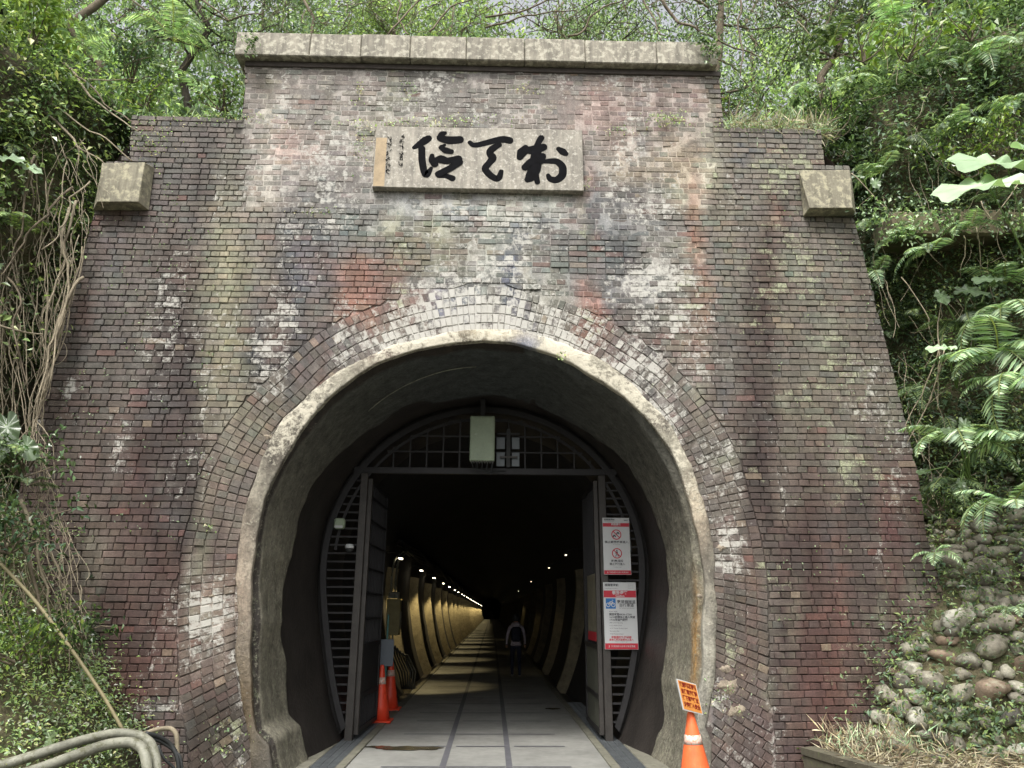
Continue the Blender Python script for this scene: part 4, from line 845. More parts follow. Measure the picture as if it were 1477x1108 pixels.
def person(loc, H, label, jacket, trousers, pack, rz=0):
    e = empty('person', loc, label, 'person', rz=rz); k = H/1.7
    v = [(0, 0, .93), (0, 0, 1.08), (0, .01, 1.25), (0, 0, 1.40), (0, -.01, 1.49), (0, 0, 1.58), (0, .01, 1.66)]   # 0 pelvis .. head
    ed = [(0, 1), (1, 2), (2, 3), (3, 4), (4, 5), (5, 6)]; r = [(.14, .10), (.125, .09), (.15, .10), (.12, .085), .05, (.082, .092), (.07, .08)]
    def add(p, par, rr): v.append(p); ed.append((par, len(v)-1)); r.append(rr); return len(v)-1
    for s, f in ((-1, .16), (1, -.12)):
        h = add((s*.09, 0, .86), 0, .088); kn = add((s*.10, f*.5+.03, .48), h, .06); an = add((s*.10, f, .09 if f > 0 else .12), kn, .04); add((s*.11, f+.13, .035 if f > 0 else .05), an, .038)
        sh = add((s*.18, 0, 1.37), 3, .058); el = add((s*.25, -.03-f*.2, 1.12), sh, .046); wr = add((s*.27, .04-f*.5, .89), el, .03); add((s*.265, .06-f*.5, .81), wr, (.022, .035))
    o = skin('body', [tuple(c*k for c in p) for p in v], ed, [tuple(a*k for a in q) if isinstance(q, tuple) else q*k for q in r], [jacket, trousers, M['skin'], M['shoe']], e)
    mi = []
    for p in o.data.polygons:
        z = p.center.z/k; ax = abs(p.center.x)/k
        mi.append(3 if z < .085 else 2 if z > 1.47 or (z < .88 and ax > .2) else 1 if z < .9 else 0)
    o.data.polygons.foreach_set('material_index', mi)
    b = MB(); b.lathe([(.001, 1.735*k), (.06*k, 1.725*k), (.098*k, 1.66*k), (.1*k, 1.58*k), (.085*k, 1.53*k)], 14, (0, -.01*k)); b.obj('hair', M['cable'], e, True)
    b = MB(); b.lathe([(.1*k, 1.50*k), (.13*k, 1.46*k), (.15*k, 1.40*k), (.13*k, 1.37*k)], 14, (0, -.02*k)); b.obj('hood', jacket, e, True)
    if pack:
        MB().box(-.14*k, .14*k, -.27*k, -.11*k, .98*k, 1.38*k, .05*k).obj('backpack', M['pack'], e, True); MB().box(-.10*k, .10*k, -.31*k, -.268*k, 1.0*k, 1.2*k, .015*k).obj('backpack_pocket', M['pack'], e)
    MB().box(-.165*k, .165*k, -.115*k, .115*k, .86*k, .93*k, .03*k).obj('jacket_hem', jacket, e, True)
    return e
M['skin'] = plain('skin', (176, 132, 108), .6); M['shoe'] = plain('pale_shoe', (150, 146, 140), .7); M['pack'] = worn('backpack_cloth', (28, 32, 48), .8, .2, 20)
M['jacket'] = worn('grey_jacket', (176, 166, 176), .85, .15, 14, bmp=.4); M['trousers'] = worn('navy_trousers', (34, 38, 56), .9, .2, 14); M['darkcloth'] = worn('dark_cloth', (26, 26, 30), .9, .2, 10)
p = at(744, 978, Z=0); person((p[0], p[1], 0), 1.52, 'person in a pale hooded jacket and dark backpack walking into the tunnel', M['jacket'], M['trousers'], True)
person((.05, 104, 0), 1.65, 'distant dark figure far down the tunnel', M['darkcloth'], M['darkcloth'], False)

# ------------------------------------------------------------------ conduits and pole lower left
def pxtube(name, pts, r, mat, label, cat, grp=None, n=8, smooth=True):
    P = [at(x, y, Y=Y) for x, y, Y in pts]; t = np.linspace(0, len(P)-1, (len(P)-1)*5+1); A = np.array(P); Q = np.stack([np.interp(t, range(len(P)), A[:, i]) for i in range(3)], 1)
    for _ in range(3): Q[1:-1] = (Q[:-2]+2*Q[1:-1]+Q[2:])/4
    b = MB().tube(Q, r, n); o = b.obj(name, mat, None, smooth); return tag(o, label, cat, grp)
pxtube('conduit', [(-60, 1122, 6.3), (40, 1093, 6.5), (110, 1070, 6.75), (165, 1057, 7.0), (200, 1060, 7.1), (218, 1072, 7.1), (226, 1096, 7.05), (228, 1140, 7.0)], .040, M['pvc'], 'upper one of two thick grey conduits bending down at the foot of the left bank', 'pipe')
pxtube('conduit', [(-50, 1142, 6.15), (50, 1112, 6.35), (105, 1091, 6.6), (155, 1073, 6.85), (190, 1070, 6.95), (206, 1079, 6.95), (212, 1100, 6.9), (214, 1140, 6.9)], .043, M['pvc'], 'lower one of two thick grey conduits bending down at the foot of the left bank', 'pipe')
pxtube('steel_pipe', [(205, 1060, 7.6), (225, 1052, 7.7), (246, 1050, 7.8), (255, 1058, 7.8), (256, 1085, 7.8), (257, 1130, 7.8)], .022, M['root'], 'thin brown pipe bent in a hook against the brick beside the grey conduits', 'pipe')
for j, (dx, dy) in enumerate(((0, 0), (5, 6))):
    pxtube('black_cable', [(210, 1058+dy, 7.3), (228, 1062+dy, 7.4), (246, 1073+dy, 7.5), (256+dx, 1090, 7.5), (260+dx, 1130, 7.5)], .02 if j == 0 else .012, M['cable'], 'black cable looping down beside the grey conduits', 'cable', 'black cables by the grey conduits')
pxtube('black_cable', [(228, 1075, 7.2), (236, 1095, 7.2), (250, 1106, 7.25), (262, 1125, 7.25)], .012, M['cable'], 'black cable looping down beside the grey conduits', 'cable', 'black cables by the grey conduits')
pxtube('bamboo_pole', [(-6, 806, 7.0), (53, 868, 7.1), (116, 955, 7.2), (150, 1005, 7.25), (179, 1056, 7.3)], .015, M['bamboo'], 'long thin pale pole leaning down the left bank to the grey conduits', 'pole')
def slabs(pts, z0, z1, wd, label, mat, n=5):
    e = empty('low_wall', (pts[0][0], pts[0][1], 0), label, 'low wall'); A, B = np.array(pts[0]), np.array(pts[1]); d = (B-A); L = np.linalg.norm(d); d /= L; nrm = np.array([-d[1], d[0]])
    for i in range(n):
        for (h0, h1, ww, nm, g) in ((z0, z1-.07, wd*.86, 'wall_block', .012), (z1-.068, z1, wd, 'cap_slab', .006)):
            a, b_ = A+d*(L*i/n+g), A+d*(L*(i+1)/n-g); V = []
            for z in (h0, h1):
                for q in (a-nrm*ww/2, b_-nrm*ww/2, b_+nrm*ww/2, a+nrm*ww/2): V.append((q[0]-pts[0][0], q[1]-pts[0][1], z+rb.uniform(-.003, .003)))
            m = MB(); m.add(V, [(3, 2, 1, 0), (4, 5, 6, 7), (0, 1, 5, 4), (1, 2, 6, 5), (2, 3, 7, 6), (3, 0, 4, 7)]); m.obj(nm, mat, e)
M['lowwall'] = worn('mossy_low_wall', (84, 80, 66), .9, .3, 7, (92, 98, 64), bmp=.7, spot_amt=.56)
slabs([(3.28, 8.08), (3.95, 5.2)], -.1, .33, .16, 'low mossy block wall holding the straw covered bed at the right', M['lowwall'], 6)
slabs([(-3.35, 8.05), (-4.2, 5.2)], -.1, .22, .16, 'low mossy block wall under the grey conduits at the left', M['lowwall'], 6)

# ------------------------------------------------------------------ banks, hill
def smoothpath(P, n=160):
    P = np.array(P, float); t = np.r_[0, np.cumsum(np.linalg.norm(np.diff(P, axis=0), axis=1))]; u = np.linspace(0, t[-1], n)
    Q = np.stack([np.interp(u, t, P[:, i]) for i in range(2)], 1)
    for _ in range(14): Q[1:-1] = (Q[:-2]+2*Q[1:-1]+Q[2:])/4
    return Q
class Bank:
    def __init__(s, path, foot, up, zt, side, seed):
        s.Q = smoothpath(path); s.foot = np.array(foot); s.up = up; s.zt = zt; s.side = side; s.seed = seed
        s.L = np.r_[0, np.cumsum(np.linalg.norm(np.diff(s.Q, axis=0), axis=1))]
    def P(s, u, v, rough=1.0):
        """u: metres along, v: height-like parameter 0..zt then plateau beyond"""
        u = np.asarray(u, float); v = np.asarray(v, float)
        x = np.interp(u, s.L, s.Q[:, 0]); y = np.interp(u, s.L, s.Q[:, 1])
        lo = np.clip((2.9-v)/2.9, 0, 1); hi = np.clip(v-2.9, 0, s.zt-2.9); pl = np.clip(v-s.zt, 0, None)
        x = x+s.foot[0]*lo+s.side*s.up*hi+s.side*pl*.9; y = y+s.foot[1]*lo
        z = np.clip(v, None, s.zt)+pl*.62
        p = np.stack([x, y, z], -1); p = p+rough*np.array([1, .8, .5])*(.22*np.stack([vnoise(p, .8, s.seed), vnoise(p, .8, s.seed+1), vnoise(p, .8, s.seed+2)], -1)+.08*np.stack([vnoise(p, 2.6, s.seed+3), vnoise(p, 2.6, s.seed+4), vnoise(p, 2.6, s.seed+5)], -1))
        # never in front of the masonry where the wall shows
        return p
    def N(s, u, v):
        a = s.P(u+.08, v)-s.P(u-.08, v); b = s.P(u, v+.08)-s.P(u, v-.08); n = np.cross(a, b); n /= np.linalg.norm(n, axis=-1, keepdims=True)+1e-9
        return n*np.where((n[..., :1]*s.side) > .0, -1, 1)*np.where(True, 1, 1)
    def build(s, name, mat):
        us, vs = np.linspace(0, s.L[-1], 130), np.r_[np.linspace(-.3, s.zt, 90), np.linspace(s.zt+.15, s.zt+16, 50)]; U, V = np.meshgrid(us, vs, indexing='ij'); X = s.P(U.ravel(), V.ravel())
        ix = np.arange(U.size).reshape(U.shape); Q = np.stack([ix[:-1, :-1], ix[1:, :-1], ix[1:, 1:], ix[:-1, 1:]], -1).reshape(-1, 4)
        return tag(mobj(name, fast(name, X, Q, mat, None, True)), kind='structure')
RB = Bank([(4.9, 13), (5.05, 9.9), (5.2, 8.75), (6.2, 8.4), (7.2, 8.0), (7.9, 6.8), (8.4, 4.5), (8.7, 0), (8.8, -6)], (-1.55, -1.15), .05, 8.6, 1, 50)
LB = Bank([(-4.9, 13), (-5.05, 10), (-5.15, 8.65), (-5.5, 7.9), (-5.95, 7.0), (-6.5, 5), (-6.9, 1), (-7.1, -6)], (1.8, -1.25), .05, 8.2, -1, 80)
rbank = RB.build('right_bank', M['soil']); lbank = LB.build('left_bank', M['soil'])
def hill():
    xs, ys = np.linspace(-26, 26, 90), np.r_[9.05, np.linspace(9.2, 48, 70)]; X, Y = np.meshgrid(xs, ys, indexing='ij')
    z = 7.35+.42*(Y-9)+.9*np.clip(np.abs(X)-4.2, 0, 3)+.3*np.clip(np.abs(X)-7, 0, None); V = np.stack([X.ravel(), Y.ravel(), z.ravel()], 1); V[:, 2] += .25*fbm(V, .5, 6)*np.clip((V[:, 1]-9.2), 0, 1)
    ix = np.arange(X.size).reshape(X.shape); Q = np.stack([ix[:-1, :-1], ix[1:, :-1], ix[1:, 1:], ix[:-1, 1:]], -1).reshape(-1, 4)
    tag(mobj('hill', fast('hill', V, Q, M['forest_floor'], None, True)), kind='structure')
    # earth behind the wall top, down to the fill behind the masonry
    b = MB(); b.add([(-5.2, 9.1, -.2), (5.2, 9.1, -.2), (5.2, 9.1, 7.4), (-5.2, 9.1, 7.4)], [(0, 1, 2, 3)])
hill()
def bed(name, pts, z, mat):   # flat planting beds behind the low walls
    b = MB(); b.add([(x, y, z) for x, y in pts], [tuple(range(len(pts)))]); return tag(b.obj(name, mat), kind='structure')
bed('planting_bed', [(3.28, 8.14), (3.95, 5.2), (8, 5.2), (8, 8.14)], .25, M['soil'])
bed('planting_bed', [(-3.35, 8.14), (-8, 8.14), (-8, 5.2), (-4.2, 5.2)], .16, M['soil'])

# concrete ledge across the right bank
def ledge():
    e = empty('concrete_ledge', (5.06, 8.2, 6.1), 'weathered buff concrete ledge running across the right bank beside the corner stone', 'ledge'); m_ = worn('ledge_concrete', (104, 96, 76), .9, .4, 3, (76, 84, 50), bmp=.8, spot_amt=.5, streak=.4); x = 0
    for L in (.62, .8, .55, .9, .7):
        MB().box(x+.01, x+L-.01, -.02-.06*x, .5, .0+.02*math.sin(x*5), .34+.03*math.sin(x*3), .03).obj('ledge_block', m_, e); x += L
ledge()

# ------------------------------------------------------------------ cobbles set in the right bank
def unit(v): return v/(np.linalg.norm(v, axis=-1, keepdims=True)+1e-9)
def cob_meshes():
    import bmesh
    out = []
    for k in range(8):
        bm = bmesh.new(); bmesh.ops.create_icosphere(bm, subdivisions=2, radius=1); r = random.Random(k); off = np.array([r.uniform(0, 50) for _ in range(3)])
        PN = [(unit(np.array([r.gauss(0, 1) for _ in range(3)])), r.uniform(.48, .78)) for _ in range(10)]
        for v in bm.verts:
            p = np.array(v.co); p = p*min([1.0]+[c_/max(1e-3, float(p@n_)) for n_, c_ in PN if p@n_ > 0]); d = 1.3+.3*float(vnoise(p+off, .9))+.12*float(vnoise(p+off, 2.4)); v.co = Vector(p*d*np.array([1, .85, .72]))
        me = bpy.data.meshes.new('cobble'); bm.to_mesh(me); bm.free(); me.materials.append(None); me.polygons.foreach_set('use_smooth', [True]*len(me.polygons)); out.append(me)
    return out
def cobmat(name, base, spot, amt):
    m, nt, b = nodemat(name); g = N(nt, 'ShaderNodeNewGeometry').outputs['Position']; oi = N(nt, 'ShaderNodeObjectInfo')
    n1 = noise(nt, g, 9, 7, .7); n2 = noise(nt, g, 60, 3); c = mixc(nt, oi.outputs['Random'], lin(base[0]), lin(base[1]))
    c = mixc(nt, 1.0, c, grey(nt, math_(nt, 'ADD', remap(nt, n1, .3, .7, .6, 1.4), remap(nt, n2, .3, .7, -.15, .15))), 'MULTIPLY')
    c = mixc(nt, remap(nt, noise(nt, g, 6, 8, .75), amt, amt+.06, 0, .85), c, lin(spot)); nt.links.new(c, b.inputs['Base Color']); b.inputs['Roughness'].default_value = .85
    bump(nt, b, math_(nt, 'ADD', n1, math_(nt, 'MULTIPLY', n2, .4)), .7, .012); return m
CM = [cobmat('grey_stone', ((104, 100, 90), (136, 130, 116)), (156, 154, 138), .52), cobmat('mossy_stone', ((106, 106, 92), (126, 122, 108)), (124, 130, 96), .52), cobmat('brown_stone', ((100, 84, 70), (122, 106, 90)), (148, 142, 124), .54), cobmat('pale_stone', ((150, 146, 132), (132, 128, 114)), (190, 188, 176), .5), cobmat('dark_stone', ((78, 76, 74), (92, 88, 82)), (120, 124, 100), .54)]
base_cobs = cob_meshes(); cobs = []
for me in base_cobs:
    for m in CM: c = me.copy(); c.materials[0] = m; cobs.append(c)
def cobbles():
    r = random.Random(21); pts = []; tries = 0
    while len(pts) < 298 and tries < 40000:
        tries += 1; u, v = r.uniform(2.6, 13.5), r.uniform(.05, 3.7); s = r.choice([.07, .09, .10, .12, .14, .17])*(1 if v < 2.2 else .8)
        if r.random() < .5: s *= .8
        p = RB.P(u, v)
        if p[1] > 8.12 and p[0] < 5.1: continue
        if any((p[0]-q[0][0])**2+(p[1]-q[0][1])**2+(p[2]-q[0][2])**2 < (.74*(s+q[1]))**2 for q in pts): continue
        px, py = to_px(p)
        if not (1180 < px < 1520 and 690 < py < 1140): continue
        pts.append((p, s, u, v))
    for p, s, u, v in pts:
        n = RB.N(np.array(u), np.array(v)); q = p+n*s*.12
        w_ = r.random(); mi = 0 if w_ < .46 else 1 if w_ < .64 else 2 if w_ < .74 else 3 if w_ < .9 else 4
        o = mobj('cobble', cobs[r.randrange(8)*5+mi], rbank, q); o.scale = (s*r.uniform(.95, 1.3), s*r.uniform(.9, 1.2), s*r.uniform(.9, 1.15)); o.rotation_euler = (r.uniform(-.6, .6), r.uniform(-.5, .5), r.uniform(0, 6.28))
cobbles()

# ------------------------------------------------------------------ foliage
GR = {'dark': [(40, 60, 32), (48, 70, 36), (56, 74, 40)], 'mid': [(78, 100, 56), (92, 112, 64), (72, 94, 56)], 'light': [(120, 146, 62), (138, 158, 70), (104, 134, 58)], 'blue': [(78, 108, 78), (96, 124, 92), (66, 94, 66)], 'pale': [(140, 160, 120), (120, 150, 104), (104, 136, 92)], 'straw': [(150, 138, 106), (128, 114, 84), (166, 156, 124), (98, 88, 66)], 'brown': [(92, 74, 48), (110, 90, 58), (72, 60, 40)]}  # pale and light greens also carry the foliage's highlights as colour
def pal(keys, n):
    L = np.array([lin(c) for k in keys for c in GR[k]]); c = L[RNG.integers(0, len(L), n)]*2.0; c = c*.62+c.mean(1, keepdims=True)*.38; return c*RNG.uniform(.75, 1.3, (n, 1))  # greens raised and greyed, standing in for bright haze over the foliage
def unit(v): return v/(np.linalg.norm(v, axis=-1, keepdims=True)+1e-9)
def leaf_arrays(P, D, Nn, ln, wd, cols, fold=.25):
    """one folded leaf per point: base P, direction D, normal Nn; 4 verts, 2 triangles"""
    D = unit(D); S_ = unit(np.cross(D, Nn)); Nn = np.cross(S_, D); ln = np.broadcast_to(ln, (len(P),))[:, None]; wd = np.broadcast_to(wd, (len(P),))[:, None]
    mid = P+D*ln*.42; V = np.stack([P, mid+S_*wd*.5+Nn*wd*fold, P+D*ln-Nn*ln*.12, mid-S_*wd*.5+Nn*wd*fold], 1).reshape(-1, 3)
    i = np.arange(len(P))[:, None]*4; F = np.concatenate([i+np.array([[0, 2, 1]]), i+np.array([[0, 3, 2]])], 1).reshape(-1, 3)
    return V, F, np.repeat(cols, 4, 0)
def leaf_mesh(name, P, D, Nn, ln, wd, cols, mat, fold=.25):
    V, F, C_ = leaf_arrays(P, D, Nn, ln, wd, cols, fold); return fast(name, V, F, mat, {'Col': C_})
def clumped(n, nc, box, rr):
    c = RNG.uniform(0, 1, (nc, len(box)))*np.array([b[1]-b[0] for b in box])+np.array([b[0] for b in box]); k = RNG.integers(0, nc, n)
    return c[k]+RNG.normal(0, 1, (n, len(box)))*np.array(rr)*RNG.uniform(.5, 1.3, (nc, 1))[k], k
def cover(B, n, nc, box, rr, keys, size, name='ground_cover', lift=.10, asp=.5, mat='leaf', droop=.5, test=None, label=None):
    uv, k = clumped(n, nc, box, rr)
    if test is not None: m = test(uv, B); uv, k = uv[m], k[m]
    P = B.P(uv[:, 0], uv[:, 1]); Nn = B.N(uv[:, 0], uv[:, 1]); n = len(P)
    P = P+Nn*np.abs(RNG.normal(0, lift, (n, 1)))
    D = unit(RNG.normal(0, 1, (n, 3))*np.array([1, 1, .6])+Nn*.5+np.array([0, 0, -droop])); up = unit(Nn*.6+np.array([0, 0, .9])+RNG.normal(0, .35, (n, 3)))
    cc = pal(keys, n)*RNG.uniform(.65, 1.3, (nc, 1))[k]; cc = np.minimum(cc, .6); ln = RNG.uniform(.6, 1.4, n)*size
    o = mobj(name, leaf_mesh(name, P, D, up, ln, ln*asp*RNG.uniform(.7, 1.2, n), cc, M[mat])); return tag(o, label, kind='stuff')
def visible(x0, x1, y0, y1):
    def f(uv, B):
        px, py = to_px(B.P(uv[:, 0], uv[:, 1])); return (px > x0) & (px < x1) & (py > y0) & (py < y1)
    return f
allv = visible(-250, 1730, -400, 1300)
RL, LL = RB.L[-1], LB.L[-1]
# right bank cover
cover(RB, 48000, 620, ((0, 15), (2.6, 9.4)), (.2, .18), ['dark', 'mid', 'blue'], .06, test=allv, lift=.12)
cover(RB, 24000, 340, ((0, 15), (3.6, 11)), (.22, .22), ['dark', 'blue'], .10, test=allv, asp=.35)
cover(RB, 9000, 150, ((0, 15), (2.4, 12)), (.14, .16), ['mid', 'light'], .065, test=allv, mat='glossleaf')
cover(RB, 46000, 700, ((2.0, 14), (.1, 3.9)), (.15, .12), ['mid', 'light', 'blue'], .052, lift=.19, test=allv)
cover(RB, 20000, 340, ((2.0, 14), (.1, 3.8)), (.12, .12), ['mid', 'pale', 'light'], .06, lift=.16, test=allv, asp=.35)
cover(RB, 34000, 420, ((0, 16), (7.6, 20)), (.4, .4), ['dark', 'mid', 'blue'], .11, test=allv, lift=.3, asp=.4)
# left bank cover
cover(LB, 30000, 420, ((0, 16), (2.8, 9.2)), (.16, .18), ['dark', 'mid'], .055, test=allv)
cover(LB, 15000, 300, ((2.0, 16), (4.4, 8.8)), (.18, .14), ['light', 'mid'], .08, test=allv, mat='glossleaf', asp=.62, lift=.34)
cover(LB, 12000, 180, ((2.0, 17), (.0, 2.2)), (.16, .14), ['light', 'pale'], .035, test=allv, lift=.2)
cover(LB, 12000, 220, ((2.0, 16), (3.0, 6.6)), (.14, .14), ['mid', 'dark', 'light'], .06, test=allv, lift=.3)
cover(LB, 30000, 380, ((2.0, 17), (.0, 3.2)), (.16, .12), ['mid', 'light', 'pale'], .05, test=allv, lift=.14)
cover(LB, 12000, 200, ((2.0, 14), (1.4, 3.6)), (.14, .14), ['mid', 'blue', 'dark'], .075, test=allv, lift=.2)
cover(LB, 30000, 420, ((0, 16), (7.6, 20)), (.4, .4), ['light', 'mid', 'blue'], .10, test=allv, lift=.3, asp=.4)
def hill_z(x, y): return 7.35+.42*(y-9)+.9*np.clip(np.abs(x)-4.2, 0, 3)+.3*np.clip(np.abs(x)-7, 0, None)
def hillcover(n, nc, keys, size, lift):
    c = np.stack([RNG.uniform(-14, 14, nc), 9.0+RNG.uniform(0, 1, nc)**1.5*9], 1); k = RNG.integers(0, nc, n); q = c[k]+RNG.normal(0, .4, (n, 2)); q[:, 1] = np.maximum(q[:, 1], 9.0); P = np.stack([q[:, 0], q[:, 1], hill_z(q[:, 0], q[:, 1])+np.abs(RNG.normal(0, lift, n))], 1)
    ln = RNG.uniform(.6, 1.4, n)*size; tag(mobj('ground_cover', leaf_mesh('ground_cover', P, RNG.normal(0, 1, (n, 3))+np.array([0, -.5, -.3]), unit(RNG.normal(0, .5, (n, 3))+np.array([0, -.4, 1])), ln, ln*.45, pal(keys, n)*RNG.uniform(.7, 1.3, (nc, 1))[k], M['leaf'])), kind='stuff')
hillcover(34000, 500, ['mid', 'light', 'blue'], .10, .35); hillcover(16000, 260, ['pale', 'mid', 'dark'], .14, .55)
cover(LB, 90000, 700, ((2, 17), (5.0, 11)), (.16, .16), ['light', 'mid', 'dark'], .06, test=visible(-80, 170, -60, 330), lift=.12)
cover(LB, 60000, 500, ((2, 17), (.0, 3.6)), (.16, .14), ['light', 'light', 'pale'], .04, test=visible(-80, 200, 720, 1130), lift=.10)
cover(RB, 90000, 800, ((0, 14), (5.0, 13)), (.16, .16), ['mid', 'dark', 'blue'], .06, test=visible(1180, 1540, -60, 300), lift=.12)
cover(RB, 60000, 600, ((0, 14), (2.6, 6.2)), (.16, .14), ['mid', 'dark', 'blue', 'light'], .05, test=visible(1220, 1540, 300, 760), lift=.12)
# straw on the bed and on the wing top
def litter(name, n, f, keys, ln, wd, label=None, upb=.25):
    P = f(n); n = len(P); D = unit(RNG.normal(0, 1, (n, 3))*np.array([1, 1, upb])+np.array([0, 0, upb*.6])); up = unit(RNG.normal(0, .4, (n, 3))+np.array([0, 0, 1]))
    l = RNG.uniform(.5, 1.5, n)*ln; tag(mobj(name, leaf_mesh(name, P, D, up, l, wd, pal(keys, n), M['straw'], .1)), label, kind='stuff')
def bedpts(n):
    t = RNG.uniform(0, 1, n); s = RNG.uniform(0, 1, n)**1.3; y = 8.12-2.6*t; return np.stack([3.34+.6*t*.9+s*1.4, y, .27+.03*RNG.random(n)+s*.1], 1)
litter('straw', 5200, bedpts, ['straw', 'straw', 'brown'], .13, .008)
def bedl(n):
    t = RNG.uniform(0, 1, n); s = RNG.uniform(0, 1, n); return np.stack([-3.4-.75*t-s*1.3, 8.1-2.6*t, .19+.03*RNG.random(n)+s*.2], 1)
litter('dry_leaves', 3000, bedl, ['straw', 'brown', 'pale'], .08, .02)
def wingr(n): return np.stack([RNG.uniform(3.1, 4.5, n), RNG.uniform(8.18, 9.0, n), 7.6+RNG.uniform(0, .18, n)], 1)
litter('dry_grass', 2600, wingr, ['straw', 'straw', 'pale', 'light'], .20, .008, upb=1.3)
def wingl(n): return np.stack([RNG.uniform(-4.5, -3.2, n), RNG.uniform(8.2, 9.0, n), 7.6+RNG.uniform(0, .12, n)], 1)
litter('dry_grass', 700, wingl, ['mid', 'pale', 'light'], .13, .012, upb=1.0)

def bedg(n):
    t = RNG.uniform(0, 1, n); s = RNG.uniform(0, 1, n); return np.stack([-3.45-.75*t-s*1.6, 8.1-2.9*t, .2+RNG.random(n)**2*.16+s*.25], 1)
litter('low_herbs', 6000, bedg, ['mid', 'light', 'pale'], .05, .025, upb=.7)
# ferns
def frond_mesh(L, seed, keys, npin=24, curl=1.0):
    r = np.random.default_rng(seed); t = np.linspace(.08, 1, npin); x = L*t*(1-.22*curl*t*t); z = L*(.42*t-.75*curl*t**2.1); y = .04*L*np.sin(t*3)*r.uniform(-1, 1)
    C0 = np.stack([x, y, z], 1); T_ = np.gradient(C0, axis=0); T_ = unit(T_); W_ = L*.30*np.sin(np.pi*np.clip(t*.93+.05, 0, 1))**.7*(1-.25*t)
    P, D, Nn, ln = [], [], [], []
    for sgn in (-1, 1):
        side = np.tile([0, sgn, 0], (npin, 1)); d = unit(side+T_*.38+np.array([0, 0, -.28])+r.normal(0, .06, (npin, 3))); P.append(C0); D.append(d); Nn.append(unit(np.cross(T_, side)*sgn+r.normal(0, .1, (npin, 3)))); ln.append(W_*r.uniform(.85, 1.1, npin))
    P, D, Nn, ln = map(np.concatenate, (P, D, Nn, ln)); Nn = Nn*np.sign(Nn[:, 2:3]+1e-6)
    V, F, C_ = leaf_arrays(P, D, Nn, ln, np.full(len(P), L*.95/npin*.95), pal(keys, len(P)), .08)
    # rachis
    R = []; w_ = .006*L/.8
    for i in range(npin): R += [C0[i]+[0, -w_, 0.001], C0[i]+[0, w_, 0.001]]
    R0 = [[0, -w_, 0], [0, w_, 0]]+R; n0 = len(V); Ft = []
    for i in range(npin): a = n0+2*i; Ft += [(a, a+1, a+3), (a, a+3, a+2)]
    V = np.vstack([V, np.array(R0)]); C_ = np.vstack([C_, np.tile(lin((120, 130, 80)), (len(R0), 1))]); F = np.vstack([F, np.array(Ft)])
    return fast('frond', V, F, M['leaf'], {'Col': C_})
FR = {}
for key, ks in (('fern', ['pale', 'blue', 'pale', 'mid']), ('dark', ['dark', 'mid']), ('light', ['light', 'mid'])): FR[key] = [frond_mesh(1.0, 100+i, ks, 26, .7+.25*i) for i in range(4)]
def fern(p, size, n, face, spread, label, grp, key='fern', seed=0, pitch=.2):
    r = random.Random(seed); e = empty('fern', p, label, 'fern', grp)
    for i in range(n):
        a = face+(i-(n-1)/2)*spread/max(n-1, 1)*2+r.uniform(-.15, .15); o = mobj('frond', r.choice(FR[key]), e); s = size*r.uniform(.75, 1.15); o.scale = (s, s, s); o.rotation_euler = (r.uniform(-.3, .3), -pitch+r.uniform(-.35, .25), a)
    return e
GL = 'ferns growing on the right bank'
flist = [(1452, 455, 7.5, .62, 5), (1440, 520, 7.4, .75, 6), (1477, 560, 7.2, .7, 5), (1400, 470, 7.9, .5, 5), (1395, 640, 7.5, .62, 4), (1470, 640, 7.2, .6, 5), (1460, 730, 7.0, .5, 4), (1450, 410, 7.9, .5, 5), (1380, 700, 7.6, .4, 4), (1340, 365, 8.1, .42, 4), (1300, 350, 8.3, .4, 4),
         (1260, 400, 8.4, .35, 4), (1270, 250, 8.5, .4, 5), (1310, 210, 8.5, .5, 5), (1380, 190, 8.3, .55, 5), (1420, 90, 8.3, .6, 6), (1350, 110, 8.6, .5, 5), (1230, 130, 8.8, .55, 5), (1200, 60, 9.2, .6, 5), (1290, 40, 9.0, .6, 5), (1170, 140, 9.0, .5, 4), (1460, 160, 7.9, .5, 5), (1400, 330, 8.0, .4, 4), (1330, 560, 8.2, .3, 3), (1250, 330, 8.4, .3, 4), (1460, 880, 6.9, .25, 4), (1350, 800, 7.6, .25, 4)]
for i, (x, y, Y, s, n) in enumerate(flist):
    fern(at(x, y, Y=Y), s*1.2, n+1, rad(215+15*math.sin(i*2)), 1.1, 'green fern with drooping fronds on the right bank', GL, 'dark' if i % 5 == 3 else 'fern', i, .1)
rf = random.Random(77)
for i in range(26):
    u, v = rf.uniform(1.5, 7.5), rf.uniform(3.2, 10.5); p = RB.P(np.array(u), np.array(v)); q = to_px(p)
    if q[0] > 1200 and q[0] < 1500 and q[1] > -40: fern(p+np.array([-.05, -.12, .05]), rf.uniform(.28, .5), rf.randint(3, 5), rad(rf.uniform(190, 290)), 1.2, 'green fern with drooping fronds on the right bank', GL, rf.choice(['fern', 'fern', 'dark', 'light']), 400+i, .1)
for i in range(14):
    x = rf.choice([-1, 1])*rf.uniform(3.3, 8); y = rf.uniform(9.2, 11); fern((x, y, float(hill_z(x, y))+.25), rf.uniform(.5, .8), 6, rad(270), 1.8, 'green fern on the slope behind the wing walls', 'ferns on the slope behind the wing walls', rf.choice(['fern', 'light']), 500+i, .5)
